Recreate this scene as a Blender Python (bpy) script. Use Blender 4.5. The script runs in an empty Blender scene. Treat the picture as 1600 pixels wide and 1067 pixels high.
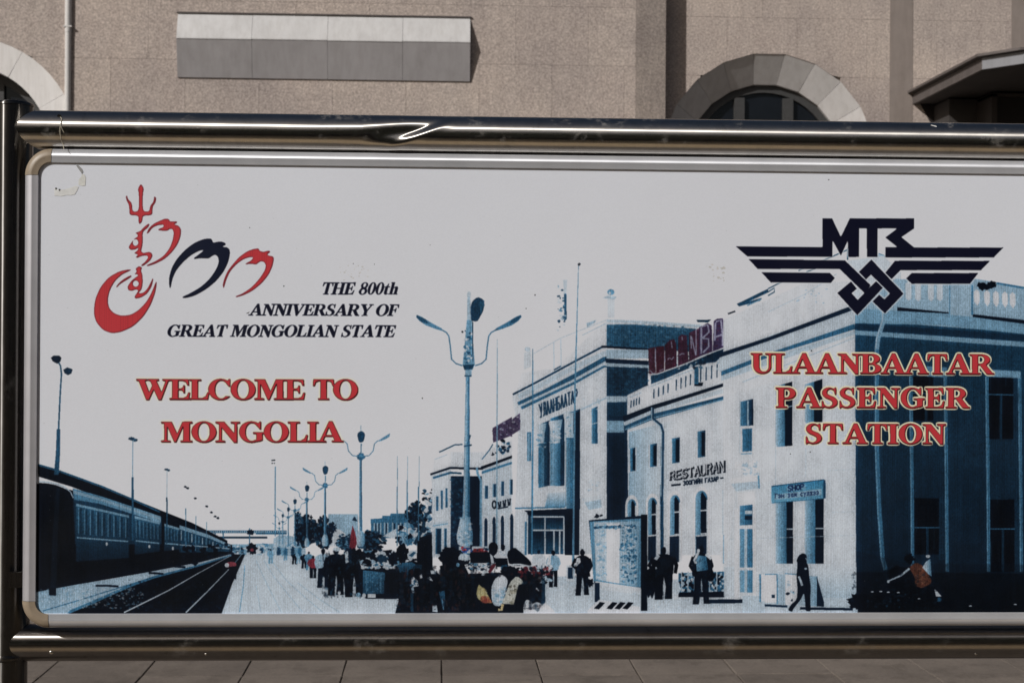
import bpy, bmesh, math, random
import numpy as np
from mathutils import Matrix, Vector

# ------------------------------------------------------------------ camera
SC = bpy.context.scene
COL = SC.collection
EYE = 1.60
YAW = math.radians(2.7)
ROLL = math.radians(0.385)
FPX = 2400.0                      # focal length in pixels of a 1600 wide frame
FWD = np.array([math.sin(YAW), math.cos(YAW), 0.0])
_r = np.array([math.cos(YAW), -math.sin(YAW), 0.0]); _u = np.array([0.0, 0.0, 1.0])
RGT = _r * math.cos(ROLL) + _u * math.sin(ROLL)
UPV = _u * math.cos(ROLL) - _r * math.sin(ROLL)
cam_d = bpy.data.cameras.new("camera")
cam = bpy.data.objects.new("camera", cam_d); COL.objects.link(cam)
cam_d.sensor_width = 36.0
cam_d.lens = FPX / 1600 * 36.0
cam_d.clip_start = 0.05; cam_d.clip_end = 3000
cam.matrix_world = Matrix(((RGT[0], UPV[0], -FWD[0], 0), (RGT[1], UPV[1], -FWD[1], 0),
                           (RGT[2], UPV[2], -FWD[2], EYE), (0, 0, 0, 1)))
cam_d.dof.use_dof = True
cam_d.dof.focus_distance = 3.0
cam_d.dof.aperture_fstop = 13.0
SC.camera = cam

# ------------------------------------------------------------------ sky and sun
SUN = Vector((-1.2, -1.0, 0.97)).normalized()      # towards the sun
w = bpy.data.worlds.new("World"); SC.world = w; w.use_nodes = True
nt = w.node_tree
bg = nt.nodes["Background"]
sky = nt.nodes.new("ShaderNodeTexSky"); sky.sky_type = 'NISHITA'; sky.sun_disc = False
sky.sun_elevation = math.asin(SUN.z)
sky.sun_rotation = math.atan2(SUN.x, SUN.y)
sky.air_density = 1.0; sky.dust_density = 4.0; sky.ozone_density = 1.0
nt.links.new(sky.outputs[0], bg.inputs[0]); bg.inputs[1].default_value = 0.05
sl = bpy.data.lights.new("sun", 'SUN'); sl.energy = 5.0; sl.angle = math.radians(0.53); sl.color = (1.0, 0.97, 0.935)
so = bpy.data.objects.new("sun", sl); COL.objects.link(so)
so.rotation_euler = SUN.to_track_quat('Z', 'Y').to_euler()
so.location = (-8, -5, 12)
vs = SC.view_settings
vs.view_transform = 'Standard'; vs.look = 'None'; vs.exposure = -0.67; vs.gamma = 1.0; vs.use_curve_mapping = False
SC.cycles.max_bounces = 8

# ------------------------------------------------------------------ sign plane
SY = 3.0                          # the sign stands 3 m in front of the camera
def on_plane(x, y, Y=SY):
    """point of the photograph's frame -> (x, z) on the upright plane at depth Y"""
    x = np.asarray(x, float); y = np.asarray(y, float)
    a = (x - 800) / FPX; b = (533.5 - y) / FPX
    dx = FWD[0] + RGT[0] * a + UPV[0] * b
    dy = FWD[1] + RGT[1] * a + UPV[1] * b
    dz = FWD[2] + RGT[2] * a + UPV[2] * b
    return dx / dy * Y, EYE + dz / dy * Y
# ================================================================== the print on the board (drawn in code)
BX0, BZ1 = [float(v) for v in on_plane(40, 240)]     # upper left corner of the canvas on the board, metres
PPM = 1600.0                                         # canvas pixels per metre
CW, CH = 4160, 1460
K = PPM * SY / FPX                                    # canvas pixels per photograph pixel (about 2)
CAN = np.empty((CH, CW, 3), np.float32)
PAPER = (190, 190, 192)
CAN[:] = np.array(PAPER, np.float32)
RNG = np.random.RandomState(7)
_rt = np.array([0, .12, .25, .40, .55, .70, .85, 1.0])
_rc = np.array([(3, 5, 10), (8, 17, 28), (18, 44, 63), (42, 85, 112), (90, 129, 153), (137, 158, 172), (168, 177, 184), PAPER], float)
def tone(t):
    if isinstance(t, (tuple, list)): return np.array(t, float)
    return np.array([np.interp(t, _rt, _rc[:, i]) for i in range(3)])
ORG = dict(A=(0, 0), B=(400, 0), C=(800, 0), D=(1200, 0), E=(0, 267), F=(400, 400), G=(800, 400), H=(1200, 300),
           I=(0, 800), J=(0, 534), K=(400, 800), L=(800, 800), M=(1200, 800), N=(400, 600), O=(800, 600), Q=(1200, 550), X=(0, 0))
SCL = {k: 4.0 for k in ORG}; SCL['X'] = 1.0
ORG.update(e1=(130, 280), e2=(240, 340), e3=(1140, 330), cr=(600, 840), ub=(1000, 480)); SCL.update(ub=7.467, e1=4.269, e2=7.62, e3=3.636, cr=5.714)
def xy(R, pts):
    """tracing coordinates -> canvas pixels"""
    a = np.array(pts, float) / SCL[R] + np.array(ORG[R], float)
    x, z = on_plane(a[:, 0], a[:, 1])
    return np.stack([(x - BX0) * PPM, (BZ1 - z) * PPM], 1)
def mask_of(rings):
    """even-odd mask of a list of canvas rings; returns mask and its window"""
    al = np.concatenate(rings)
    x0 = max(int(al[:, 0].min()) - 1, 0); x1 = min(int(al[:, 0].max()) + 2, CW)
    y0 = max(int(al[:, 1].min()) - 1, 0); y1 = min(int(al[:, 1].max()) + 2, CH)
    if x1 <= x0 or y1 <= y0: return None
    m = np.zeros((y1 - y0, x1 - x0), bool)
    px = np.arange(x0, x1) + 0.5
    for r in rings:
        n = len(r)
        for i in range(n):
            ax, ay = r[i]; bx, by = r[(i + 1) % n]
            if ay == by: continue
            if ay > by: ax, ay, bx, by = bx, by, ax, ay
            r0 = max(int(math.ceil(ay - 0.5)), y0); r1 = min(int(math.ceil(by - 0.5)), y1)
            if r1 <= r0: continue
            yy = np.arange(r0, r1) + 0.5
            xc = ax + (yy - ay) * (bx - ax) / (by - ay)
            m[r0 - y0:r1 - y0] ^= px[None, :] >= xc[:, None]
    return m, x0, y0, x1, y1
def paint(rings, col, alpha=1.0):
    mm = mask_of(rings)
    if mm is None: return
    m, x0, y0, x1, y1 = mm
    sub = CAN[y0:y1, x0:x1]
    if isinstance(col, tuple) and col and col[0] == 'g':
        _, a, b, ax = col
        n = sub.shape[1] if ax == 'x' else sub.shape[0]
        t = np.linspace(0, 1, n)
        if isinstance(a, (int, float)) and isinstance(b, (int, float)):
            ramp = np.stack([np.interp(a + (b - a) * t, _rt, _rc[:, i]) for i in range(3)], 1)
        else:
            ramp = tone(a)[None] * (1 - t[:, None]) + tone(b)[None] * t[:, None]
        c = np.broadcast_to(ramp[None, :, :] if ax == 'x' else ramp[:, None, :], sub.shape)[m]
    else:
        c = tone(col)
    sub[m] = sub[m] * (1 - alpha) + c * alpha
def p(R, pts, col, alpha=1.0): paint([xy(R, pts)], col, alpha)
def rect(R, x0, y0, x1, y1, col, alpha=1.0): p(R, [(x0, y0), (x1, y0), (x1, y1), (x0, y1)], col, alpha)
def line(R, pts, wd, col, alpha=1.0, w2=None):
    """thick polyline (width in tracing units), may taper to w2"""
    a = np.array(pts, float); n = len(a)
    d = np.gradient(a, axis=0); d /= np.maximum(np.hypot(d[:, 0], d[:, 1])[:, None], 1e-6)
    nn = np.stack([-d[:, 1], d[:, 0]], 1)
    ww = (np.linspace(wd, wd if w2 is None else w2, n) / 2)[:, None]
    p(R, np.concatenate([a + nn * ww, (a - nn * ww)[::-1]]), col, alpha)
def segs(R, ls, wd, col, alpha=1.0):
    for l in ls: line(R, l, wd, col, alpha)
def ring(cx, cy, rx, ry, n=28, a0=0, a1=360):
    t = np.radians(np.linspace(a0, a1, n, endpoint=(a1 - a0) != 360))
    return [(cx + rx * math.cos(q), cy + ry * math.sin(q)) for q in t]
def ell(R, cx, cy, rx, ry, col, alpha=1.0): p(R, ring(cx, cy, rx, ry), col, alpha)
def smooth(pts, it=2):
    a = np.array(pts, float)
    for _ in range(it):
        b = np.roll(a, -1, 0)
        a = np.stack([a * .8 + b * .2, a * .2 + b * .8], 1).reshape(-1, 2)
    return a
def blob(R, cx, cy, rx, ry, col, jag=.25, n=26, alpha=1.0):
    t = np.linspace(0, 2 * math.pi, n, endpoint=False)
    k = 1 + jag * (RNG.rand(n) - .5) * 2
    p(R, np.stack([cx + rx * k * np.cos(t), cy + ry * k * np.sin(t)], 1), col, alpha)
def spots(R, x0, y0, x1, y1, n, s, cols, alpha=1.0):
    for _ in range(n):
        k = s * (.4 + RNG.rand())
        blob(R, x0 + (x1 - x0) * RNG.rand(), y0 + (y1 - y0) * RNG.rand(), k * (1 + .6 * RNG.rand()), k, cols[RNG.randint(len(cols))], .5, 7, alpha)
def person(R, x, y0, y1, col, head=None, legs=None, wd=1.0, lean=0):
    """a standing figure printed about y0 (crown) .. y1 (soles), a little ragged like the screened photograph"""
    h = y1 - y0; s = h * .135 * wd; J = lambda k=.16: (RNG.rand() - .5) * s * k * 2
    lc = col if legs is None else legs
    k = .05 + RNG.rand() * .25
    p(R, [(x - s * .8, y0 + h * .5), (x + s * .05, y0 + h * .5), (x - s * .05 - k * s * .3, y0 + h * .76), (x - s * k, y1), (x - s * (k + .75), y1), (x - s * .85, y0 + h * .74)], lc)
    p(R, [(x - s * .05, y0 + h * .5), (x + s * .85, y0 + h * .5), (x + s * .8, y0 + h * .75), (x + s * (k + .7), y1 - h * .012), (x + s * k, y1 - h * .012), (x + s * .2, y0 + h * .75)], lc)
    p(R, smooth([(x - s * .4 + lean, y0 + h * .13), (x + s * .4 + lean, y0 + h * .13), (x + s * 1.0 + lean * .7 + J(), y0 + h * .19), (x + s * 1.1 + J(), y0 + h * .34), (x + s * .95 + J(), y0 + h * .55),
                 (x - s * .95 + J(), y0 + h * .55), (x - s * 1.1 + J(), y0 + h * .34), (x - s * 1.0 + lean * .7 + J(), y0 + h * .19)], 1), col)
    for d in (-1, 1):
        e = RNG.rand() * .5
        line(R, [(x + d * s * .95 + lean * .7, y0 + h * .2), (x + d * s * (1.2 + e * .5), y0 + h * .35), (x + d * s * (1.1 - e), y0 + h * (.5 - e * .12))], s * .42, col, w2=s * .3)
    blob(R, x + lean, y0 + h * .07, h * .052, h * .072, col if head is None else head, .14, 14)
    spots(R, x - s * .9, y0 + h * .16, x + s * .9, y0 + h * .5, 5, s * .3, [col if isinstance(col, tuple) else min(max(col + d, 0), 1) for d in (-.12, .05, .1)], .55)

# ---- a plain stroke alphabet for the small signs inside the picture (unit box, y down)
STK = {
 'A': [[(0, 1), (.5, 0), (1, 1)], [(.2, .65), (.8, .65)]], 'B': [[(0, 0), (0, 1), (.7, 1), (.95, .75), (.7, .5), (0, .5)], [(0, 0), (.65, 0), (.85, .25), (.65, .5)]],
 'N': [[(0, 1), (0, 0), (1, 1), (1, 0)]], 'L': [[(0, 0), (0, 1), (.9, 1)]], 'U': [[(0, 0), (0, .8), (.3, 1), (.7, 1), (1, .8), (1, 0)]],
 'R': [[(0, 1), (0, 0), (.7, 0), (.95, .25), (.7, .5), (0, .5)], [(.5, .5), (1, 1)]], 'E': [[(1, 0), (0, 0), (0, 1), (1, 1)], [(0, .5), (.8, .5)]],
 'S': [[(1, .12), (.7, 0), (.3, 0), (0, .25), (.3, .48), (.7, .54), (1, .76), (.7, 1), (.3, 1), (0, .88)]], 'T': [[(0, 0), (1, 0)], [(.5, 0), (.5, 1)]],
 'H': [[(0, 0), (0, 1)], [(1, 0), (1, 1)], [(0, .5), (1, .5)]], 'O': [[(.5, 0), (.1, .2), (0, .5), (.1, .8), (.5, 1), (.9, .8), (1, .5), (.9, .2), (.5, 0)]],
 'P': [[(0, 1), (0, 0), (.7, 0), (.95, .25), (.7, .52), (0, .52)]], 'У': [[(0, 0), (.5, .6)], [(1, 0), (.4, 1), (.1, 1)]], 'Л': [[(0, 1), (.3, .9), (.4, 0), (1, 0), (1, 1)]],
 'Н': [[(0, 0), (0, 1)], [(1, 0), (1, 1)], [(0, .5), (1, .5)]], 'Б': [[(.9, 0), (0, 0), (0, 1), (.7, 1), (.95, .75), (.7, .48), (0, .48)]],
 'Г': [[(0, 1), (0, 0), (.9, 0)]], 'э': [[(0, .35), (.4, .2), (.8, .4), (.8, .8), (.4, 1), (0, .85)], [(.3, .6), (.8, .6)]], 'н': [[(0, .25), (0, 1)], [(.9, .25), (.9, 1)], [(0, .62), (.9, .62)]],
 'з': [[(0, .35), (.4, .2), (.8, .4), (.4, .6), (.8, .8), (.4, 1), (0, .9)]], 'а': [[(.8, .3), (.4, .25), (0, .6), (.4, 1), (.8, .8)], [(.8, .25), (.8, 1)]],
 'м': [[(0, 1), (.1, .25), (.45, .8), (.8, .25), (.9, 1)]], 'с': [[(.8, .35), (.4, .22), (0, .6), (.4, 1), (.8, .88)]], 'ү': [[(0, .25), (.45, .75), (.9, .25)], [(.45, .75), (.45, 1.2)]],
 'л': [[(0, 1), (.2, .9), (.3, .25), (.8, .25), (.8, 1)]], 'ж': [[(0, .25), (.9, 1)], [(.9, .25), (0, 1)], [(.45, .2), (.45, 1)]], 'К': [[(0, 0), (0, 1)], [(1, 0), (.1, .5), (1, 1)]],
 ' ': []}
STK['З'] = [[(0, .12), (.4, 0), (.9, .2), (.45, .48), (.95, .75), (.5, 1), (0, .9)]]; STK['И'] = [[(0, 0), (0, 1), (1, 0), (1, 1)]]; STK['Й'] = STK['И'] + [[(.3, -.2), (.7, -.2)]]
for _a, _b in zip('АОРТ', 'AOPT'): STK[_a] = STK[_b]
def stroke_text(R, txt, q, wd, col, gap=.35, alpha=1.0):
    """lettering spread over the quad q = top left, top right, bottom right, bottom left"""
    q = np.array(q, float); n = len(txt); tot = n + gap * (n - 1)
    for i, ch in enumerate(txt):
        u0 = i * (1 + gap) / tot; u1 = u0 + 1 / tot
        for s in STK[ch]:
            a = np.array(s, float); u = (u0 + (u1 - u0) * a[:, 0])[:, None]; v = a[:, 1][:, None]
            b = (q[0] * (1 - u) + q[1] * u) * (1 - v) + (q[3] * (1 - u) + q[2] * u) * v
            for j in range(len(b) - 1):
                d = (b[j + 1] - b[j]) / max(np.hypot(*(b[j + 1] - b[j])), 1e-6) * wd * .3
                line(R, [b[j] - d, b[j + 1] + d], wd, col, alpha)
# ---------------------------------------------------------------- printed picture: far distance
rect('I', 1285, 113, 1600, 130, .35); rect('K', 0, 113, 192, 137, .35)
for i in range(40): rect('I', 1290 + i * 13, 117, 1296 + i * 13, 126, .85)
rect('I', 1340, 152, 1600, 163, .2); rect('K', 0, 152, 70, 164, .2)
segs('I', [[(1560, 100), (1560, 220)], [(1395, 120), (1395, 160)], [(1345, 130), (1345, 200)]], 7, .4)
blob('I', 1565, 125, 22, 16, .1)
rect('I', 1430, 200, 1600, 262, .62); spots('I', 1440, 215, 1600, 262, 60, 9, [.1, .3, .5, .85])
rect('K', 0, 195, 300, 272, .66); spots('K', 0, 200, 300, 268, 80, 10, [.2, .45, .6, .9, .8])
blob('I', 1575, 225, 32, 36, .05); ell('I', 1575, 235, 12, 10, (92, 42, 50))
p('K', [(110, 165), (150, 140), (230, 150), (290, 205), (290, 265), (110, 262)], .68)
spots('K', 115, 160, 285, 260, 60, 9, [.55, .7, .8])
# ---------------------------------------------------------------- right hand platform
p('X', [(381, 866), (470, 868), (700, 905), (1300, 905), (1345, 957), (1345, 965), (340, 965), (362, 916)], ('g', .83, .93, 'x'))
p('X', [(381, 866), (392, 866), (366, 965), (340, 965), (362, 916)], .84)
segs('K', [[(0, 455), (16, 540), (30, 620)], [(45, 400), (100, 510), (158, 622)], [(110, 400), (200, 510), (290, 622)], [(190, 425), (300, 525), (415, 622)], [(260, 440), (400, 545), (520, 622)],
           [(0, 300), (45, 400)], [(50, 300), (110, 400)], [(95, 300), (190, 425)]], 4, .68)
line('I', [(1530, 330), (1522, 450), (1497, 622)], 5, .5)
# ---------------------------------------------------------------- the train on the left
BLK = .02
p('J', [(238, 765), (360, 800), (640, 903), (840, 985), (1000, 1050), (1200, 1130), (1420, 1240), (1420, 1270), (1180, 1190), (1000, 1120), (880, 1070), (450, 905), (238, 840)], BLK)
line('J', [(238, 768), (350, 800), (640, 905), (840, 990), (1000, 1062)], 12, .3)
p('I', [(1210, 98), (1290, 118), (1292, 134), (1225, 108)], .1)
p('I', [(225, -180), (440, -140), (1020, 20), (1200, 95), (1450, 205), (1450, 262), (1250, 312), (900, 378), (500, 448), (225, 500)], BLK)
p('I', [(455, -140), (640, -85), (830, -30), (1010, 28), (1010, 200), (470, 200)], .2)
p('J', [(455, 915), (620, 960), (830, 1030), (1005, 1090), (1005, 1130), (830, 1075), (620, 1010), (462, 985)], ('g', .45, .6, 'x'))
p('J', [(455, 925), (620, 972), (830, 1042), (1005, 1100), (1005, 1112), (830, 1058), (620, 990), (458, 948)], .68, .7)
line('J', [(243, 872), (300, 876), (350, 886), (400, 905), (440, 935), (458, 975)], 7, .75)
p('J', [(243, 880), (300, 884), (350, 894), (398, 913), (432, 942), (450, 985), (462, 1300), (243, 1300)], BLK)
def coach(x0, x1, yt0, yt1, yb0, yb1, ys0, ys1, nw, t):
    p('I', [(x0, yt0), (x1, yt1), (x1, yb1), (x0, yb0)], ('g', t, t * .45, 'y'))
    p('I', [(x0, yt0), (x1, yt1), (x1, yt1 + 14), (x0, yt0 + 16)], t * 1.7)
    for i in range(nw):
        u = (i + .35) / nw; x = x0 + (x1 - x0) * u; wv = (x1 - x0) / nw
        a = yt0 + (yt1 - yt0) * u + 22; b = ys0 + (ys1 - ys0) * u - 22
        rect('I', x, a, x + wv * .2, b, t + .15, .8); rect('I', x + wv * .24, a + 4, x + wv * .6, b - 3, t * .6)
    line('I', [(x0 + 6, ys0), (x1 - 4, ys1)], 9, .6)
    ell('I', x0 + (x1 - x0) * .58, (ys0 + ys1) / 2 + 28, 7, 11, .95)
coach(475, 806, -55, 20, 308, 284, 158, 182, 9, .34)
coach(842, 1000, 22, 62, 264, 244, 178, 194, 7, .35)
coach(1026, 1120, 70, 98, 242, 232, 194, 201, 5, .36)
p('I', [(1122, 85), (1300, 140), (1440, 205), (1445, 245), (1250, 250), (1122, 250)], .24)
p('I', [(1122, 80), (1300, 138), (1440, 203), (1440, 216), (1300, 160), (1122, 106)], .62)
for i in range(14): rect('I', 1130 + i * 22, 112 + i * 8, 1137 + i * 22, 175 + i * 4, .45 if i % 3 else .7)
line('I', [(1122, 203), (1300, 216), (1435, 228)], 6, .72)
spots('I', 1150, 200, 1440, 300, 40, 10, [BLK, .08])
# platform, track bed and rails
p('I', [(228, 497), (500, 447), (680, 419), (900, 378), (1080, 346), (1250, 312), (1440, 262), (1455, 270), (1230, 335), (960, 405), (800, 465), (620, 545), (430, 630), (228, 630)], ('g', .66, .8, 'x'))
p('I', [(1460, 262), (1232, 338), (965, 408), (800, 470), (622, 550), (430, 632), (1385, 632), (1450, 450), (1532, 262)], BLK)
p('I', [(1440, 266), (1230, 330), (960, 398), (800, 455), (620, 534), (440, 610), (420, 630), (440, 630), (640, 545), (805, 470), (965, 412), (1235, 340), (1450, 272)], .42)
line('I', [(268, 616), (480, 553), (722, 478), (960, 405)], 6, .35)
segs('I', [[(597, 458), (670, 458), (740, 463)], [(930, 378), (1020, 384)], [(1090, 338), (1160, 343)]], 13, .06)
spots('I', 240, 470, 900, 600, 260, 5, [.5, .6, .85], .5)
spots('I', 800, 420, 1420, 620, 160, 6, [.06, .09, .12], .8)
line('I', [(775, 626), (1050, 490), (1240, 380), (1440, 272)], 9, .88, w2=3)
line('I', [(1162, 626), (1300, 490), (1430, 356)], 9, .84, w2=5); line('I', [(1465, 320), (1510, 262)], 4, .6)
ell('I', 1445, 328, 34, 20, (112, 50, 60)); ell('I', 1418, 330, 14, 14, .95); p('I', [(1430, 340), (1478, 335), (1475, 420), (1440, 400)], BLK)
blob('I', 1218, 315, 18, 18, .03); blob('I', 1205, 225, 12, 20, .03); blob('I', 1168, 235, 10, 18, .03)
# tall lamp columns over the train
line('J', [(352, 830), (362, 700), (366, 545)], 30, .3, w2=22); line('I', [(330, 520), (345, 150), (362, -150)], 38, .1, w2=26)
rect('I', 306, 470, 351, 517, .04); line('J', [(366, 545), (376, 330), (384, 200), (378, 150), (362, 122)], 10, .33, w2=9)
p('J', [(318, 100), (335, 86), (370, 86), (384, 100), (378, 122), (358, 137), (330, 122)], .12); p('J', [(396, 175), (420, 160), (454, 172), (446, 198), (424, 208), (404, 196)], .16)
def twin(R, x, yt, ym, yb, s):
    line(R, [(x, yb), (x, ym)], 1.5 * s, .3); line(R, [(x, ym), (x + .2 * s, yt)], .55 * s, .5)
    blob(R, x - .8 * s, yt - .6 * s, 2.2 * s, 1.2 * s, .22); blob(R, x + 2 * s, yt + .4 * s, 1.5 * s, 1.2 * s, .25)
twin('J', 829, 610, 845, 1240, 8.5); twin('J', 1043, 800, 970, 1260, 5.5)
line('J', [(1161, 1040), (1161, 1280)], 5, .45); line('I', [(1224, 25), (1224, 240)], 4, .5); line('I', [(1291, 60), (1291, 240)], 3, .55)
for x, y in ((1158, 905), (1173, 914), (1221, 977), (1292, 1027), (1320, 1065), (1345, 1090), (1362, 1100)): blob('J', x, y, 9, 6, .12)
# ---------------------------------------------------------------- middle distance: trees, sheds, lamps
p('N', [(452, 812), (636, 812), (640, 1000), (452, 1000)], .66); p('N', [(600, 850), (616, 825), (636, 858)], .15)
p('N', [(455, 910), (520, 905), (560, 935), (560, 1010), (455, 1010)], .9)
p('N', [(718, 842), (788, 838), (790, 822), (838, 822), (842, 808), (945, 808), (945, 960), (718, 960)], .38)
for x in (735, 755, 775, 800, 820, 850, 875, 900, 925): rect('N', x, 865, x + 8, 940, .72)
for x in (745, 765, 812, 862, 888, 912): rect('N', x, 870, x + 7, 930, .12)
def tree(R, cx, cy, rx, ry, n, cols):
    blob(R, cx, cy, rx * .8, ry * .8, cols[0], .3)
    for _ in range(n):
        a = RNG.rand() * 6.28; k = math.sqrt(RNG.rand())
        blob(R, cx + rx * k * math.cos(a), cy + ry * k * math.sin(a), rx * .13, ry * .11, cols[RNG.randint(len(cols))], .5, 8)
tree('N', 310, 920, 70, 105, 150, [.05, .08, .14, .04, .3]); tree('N', 262, 840, 22, 60, 45, [.1, .3, .5])
tree('N', 425, 930, 60, 100, 140, [.05, .1, .14, .04, .28]); tree('N', 475, 900, 30, 40, 40, [.1, .2, .05])
tree('N', 1000, 820, 66, 84, 150, [.07, .12, .2, .04, .4]); tree('N', 720, 985, 90, 70, 120, [.05, .1, .16, .3])
tree('N', 560, 985, 60, 50, 90, [.12, .3, .2, .5])
p('N', [(790, 950), (900, 888), (1100, 860), (1100, 905), (1000, 930), (880, 965)], .84); spots('N', 880, 880, 1080, 1000, 150, 12, [.15, .4, .9, .05, .95, .6])
p('N', [(1010, 960), (1102, 935), (1102, 1080), (1010, 1080)], .04)
line('N', [(1130, 660), (1095, 720), (1085, 790), (1050, 850), (1045, 900), (990, 1000)], 26, .2, w2=20); spots('N', 1045, 660, 1130, 860, 60, 9, [.05, .3, .6, .95])
p('N', [(1105, 645), (1150, 632), (1185, 640), (1185, 655), (1130, 662)], .04)
p('N', [(583, 1022), (590, 950), (604, 880), (620, 930), (632, 985), (618, 1035), (590, 1040)], (82, 30, 38))
def poles(xs):
    for x, a, b, wd in xs: line('N', [(x, a), (x, b)], wd, .45)
poles([(120, 515, 950, 6), (884, 450, 640, 2.5), (882, 640, 1010, 7), (947, 450, 600, 2), (945, 600, 1010, 7), (1020, 450, 640, 2.5), (1016, 640, 1030, 7)])
segs('N', [[(97, 477), (120, 474)], [(98, 494), (105, 494)], [(112, 494), (118, 494)]], 7, .1)
def lamp3(R, x, yh, yb, s, t=.5, base=True):
    """three armed park lamp: x, height of the hub, foot, scale"""
    line(R, [(x, yb), (x - .02 * s, yh)], .34 * s, t, w2=.26 * s); line(R, [(x + .06 * s, yb), (x + .05 * s, yh)], .1 * s, t - .25)
    blob(R, x, yh, .42 * s, .35 * s, .35); line(R, [(x, yh), (x + .05 * s, yh - 1.4 * s)], .12 * s, .45)
    p(R, smooth([(x - .2 * s, yh - 1.5 * s), (x - .42 * s, yh - 2.5 * s), (x + .05 * s, yh - 2.85 * s), (x + .5 * s, yh - 2.5 * s), (x + .3 * s, yh - 1.6 * s)], 2), .22)
    line(R, [(x, yh - 2.8 * s), (x, yh - 3.4 * s)], .1 * s, .7)
    for d in (-1, 1):
        line(R, [(x, yh), (x + d * .9 * s, yh - .1 * s), (x + d * 1.35 * s, yh - .6 * s), (x + d * 1.5 * s, yh - 1.4 * s), (x + d * 1.9 * s, yh - 1.75 * s)], .1 * s, .48)
        p(R, [(x + d * 1.8 * s, yh - 1.65 * s), (x + d * 2.3 * s, yh - 2.0 * s), (x + d * 3.2 * s, yh - 2.55 * s), (x + d * 3.15 * s, yh - 2.2 * s), (x + d * 2.8 * s, yh - 1.95 * s), (x + d * 2.2 * s, yh - 1.7 * s)], .5)
    if base:
        p(R, smooth([(x - .25 * s, yb - 1.2 * s), (x + .25 * s, yb - 1.2 * s), (x + .5 * s, yb - .4 * s), (x + .4 * s, yb + .5 * s), (x - .4 * s, yb + .5 * s), (x - .5 * s, yb - .4 * s)], 1), ('g', .85, .45, 'x'))
for a in ((145, 900, 1000, 14, .55), (167, 860, 1000, 18, .55), (202, 830, 1010, 22, .55), (243, 790, 1010, 26, .5)): lamp3('N', *a, base=False)
lamp3('N', 318, 722, 1000, 33); lamp3('N', 432, 632, 990, 44); lamp3('N', 655, 452, 985, 57)
# ---------------------------------------------------------------- far wing of the station (behind the big lamp)
LIT, LIT2 = .93, .97
p('N', [(1090, 560), (1218, 520), (1218, 1080), (1100, 1080), (1100, 620)], .9)
rect('N', 1218, 425, 1420, 520, .93); p('N', [(1115, 470), (1218, 425), (1218, 520), (1100, 560)], .97)
line('N', [(1145, 425), (1245, 378), (1290, 377)], 8, .3); line('N', [(1115, 470), (1195, 440)], 4, .75)
p('N', [(1088, 558), (1212, 516), (1420, 522), (1420, 535), (1212, 530), (1092, 570)], .1); p('N', [(1104, 580), (1215, 546), (1285, 552), (1285, 562), (1215, 560), (1108, 592)], .3)
p('N', [(1218, 575), (1420, 575), (1412, 1090), (1215, 1090)], ('g', .14, .06, 'x')); spots('N', 1220, 580, 1290, 1000, 130, 7, [.2, .3, .12], .6)
for x0, x1, a, b in ((1125, 1140, 700, 790), (1155, 1168, 665, 780), (1184, 1197, 650, 770)): rect('N', x0, a, x1, b, .3)
for x0, x1 in ((1122, 1158), (1176, 1193)): rect('N', x0, 900, x1, 1060, .35); rect('N', x0 + 8, 905, x1 - 4, 1060, .15)
p('N', [(1105, 865), (1200, 850), (1200, 880), (1105, 900)], .82); line('N', [(1105, 885), (1200, 870)], 6, .55)
p('N', [(1412, 535), (1600, 460), (1600, 1080), (1410, 1080)], .86)
p('N', [(1412, 430), (1600, 350), (1600, 455), (1412, 500)], .96)
p('N', [(1405, 515), (1600, 445), (1600, 462), (1405, 535)], .07); p('N', [(1412, 545), (1600, 484), (1600, 498), (1412, 560)], .4)
spots('N', 1450, 350, 1590, 450, 22, 9, [.05, .3, .8, .15]); line('N', [(1412, 470), (1460, 410), (1480, 375)], 6, .3)
line('N', [(1380, 520), (1385, 560), (1405, 600), (1405, 1020)], 14, .55)
for x0, x1, a, b in ((1433, 1450, 635, 715), (1484, 1501, 622, 705), (1535, 1551, 608, 697), (1590, 1604, 596, 690)): rect('N', x0, a, x1, b, .22); rect('N', x0 - 5, a, x0, b, .6)
for cx, yt in ((1437, 830), (1488, 822), (1540, 815), (1598, 805)):
    p('N', [(cx - 15, 1080), (cx - 15, yt + 30)] + ring(cx, yt + 25, 15, 30, 12, 180, 360) + [(cx + 15, 1080)], .97); p('N', [(cx - 10, 1080), (cx - 10, yt + 35)] + ring(cx, yt + 32, 10, 26, 12, 180, 360) + [(cx + 10, 1080)], .14)
ell('N', 1489, 752, 16, 28, .06); ell('N', 1489, 752, 7, 16, .85)
[line('N', [(1514 + i * 15, 735 - i * 4.5), (1520 + i * 15 - 9 * (i % 2), 772 - i * 3)], 9, .08) for i in range(6)]; line('N', [(1512, 778), (1575, 765)], 8, .1)
# big lamp's foot and lower shaft come later, in front of the wing
# ---------------------------------------------------------------- entrance block, lit front
p('O', [(0, 75), (110, 20), (380, -115), (590, -150), (590, 1060), (10, 1060), (40, 300)], LIT)
p('G', [(60, 730), (270, 700), (590, 400), (590, 600), (20, 870)], LIT2)
line('G', [(135, 610), (300, 515), (590, 400)], 5, .82); line('G', [(440, 495), (590, 420)], 4, .72); segs('G', [[(262, 540), (262, 700)], [(306, 520), (306, 690)]], 4, .72); line('G', [(262, 712), (306, 688)], 8, .25)
line('G', [(5, 865), (150, 790), (380, 665), (560, 570), (600, 565)], 12, .2); line('G', [(40, 880), (380, 700), (575, 610), (600, 608)], 30, .8)
line('G', [(38, 925), (200, 850), (390, 750), (575, 645), (600, 640)], 26, .3, w2=30); line('G', [(58, 950), (395, 790), (575, 690), (600, 690)], 18, .34, w2=10); line('G', [(45, 938), (400, 770), (580, 668), (600, 668)], 14, .85)
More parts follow.
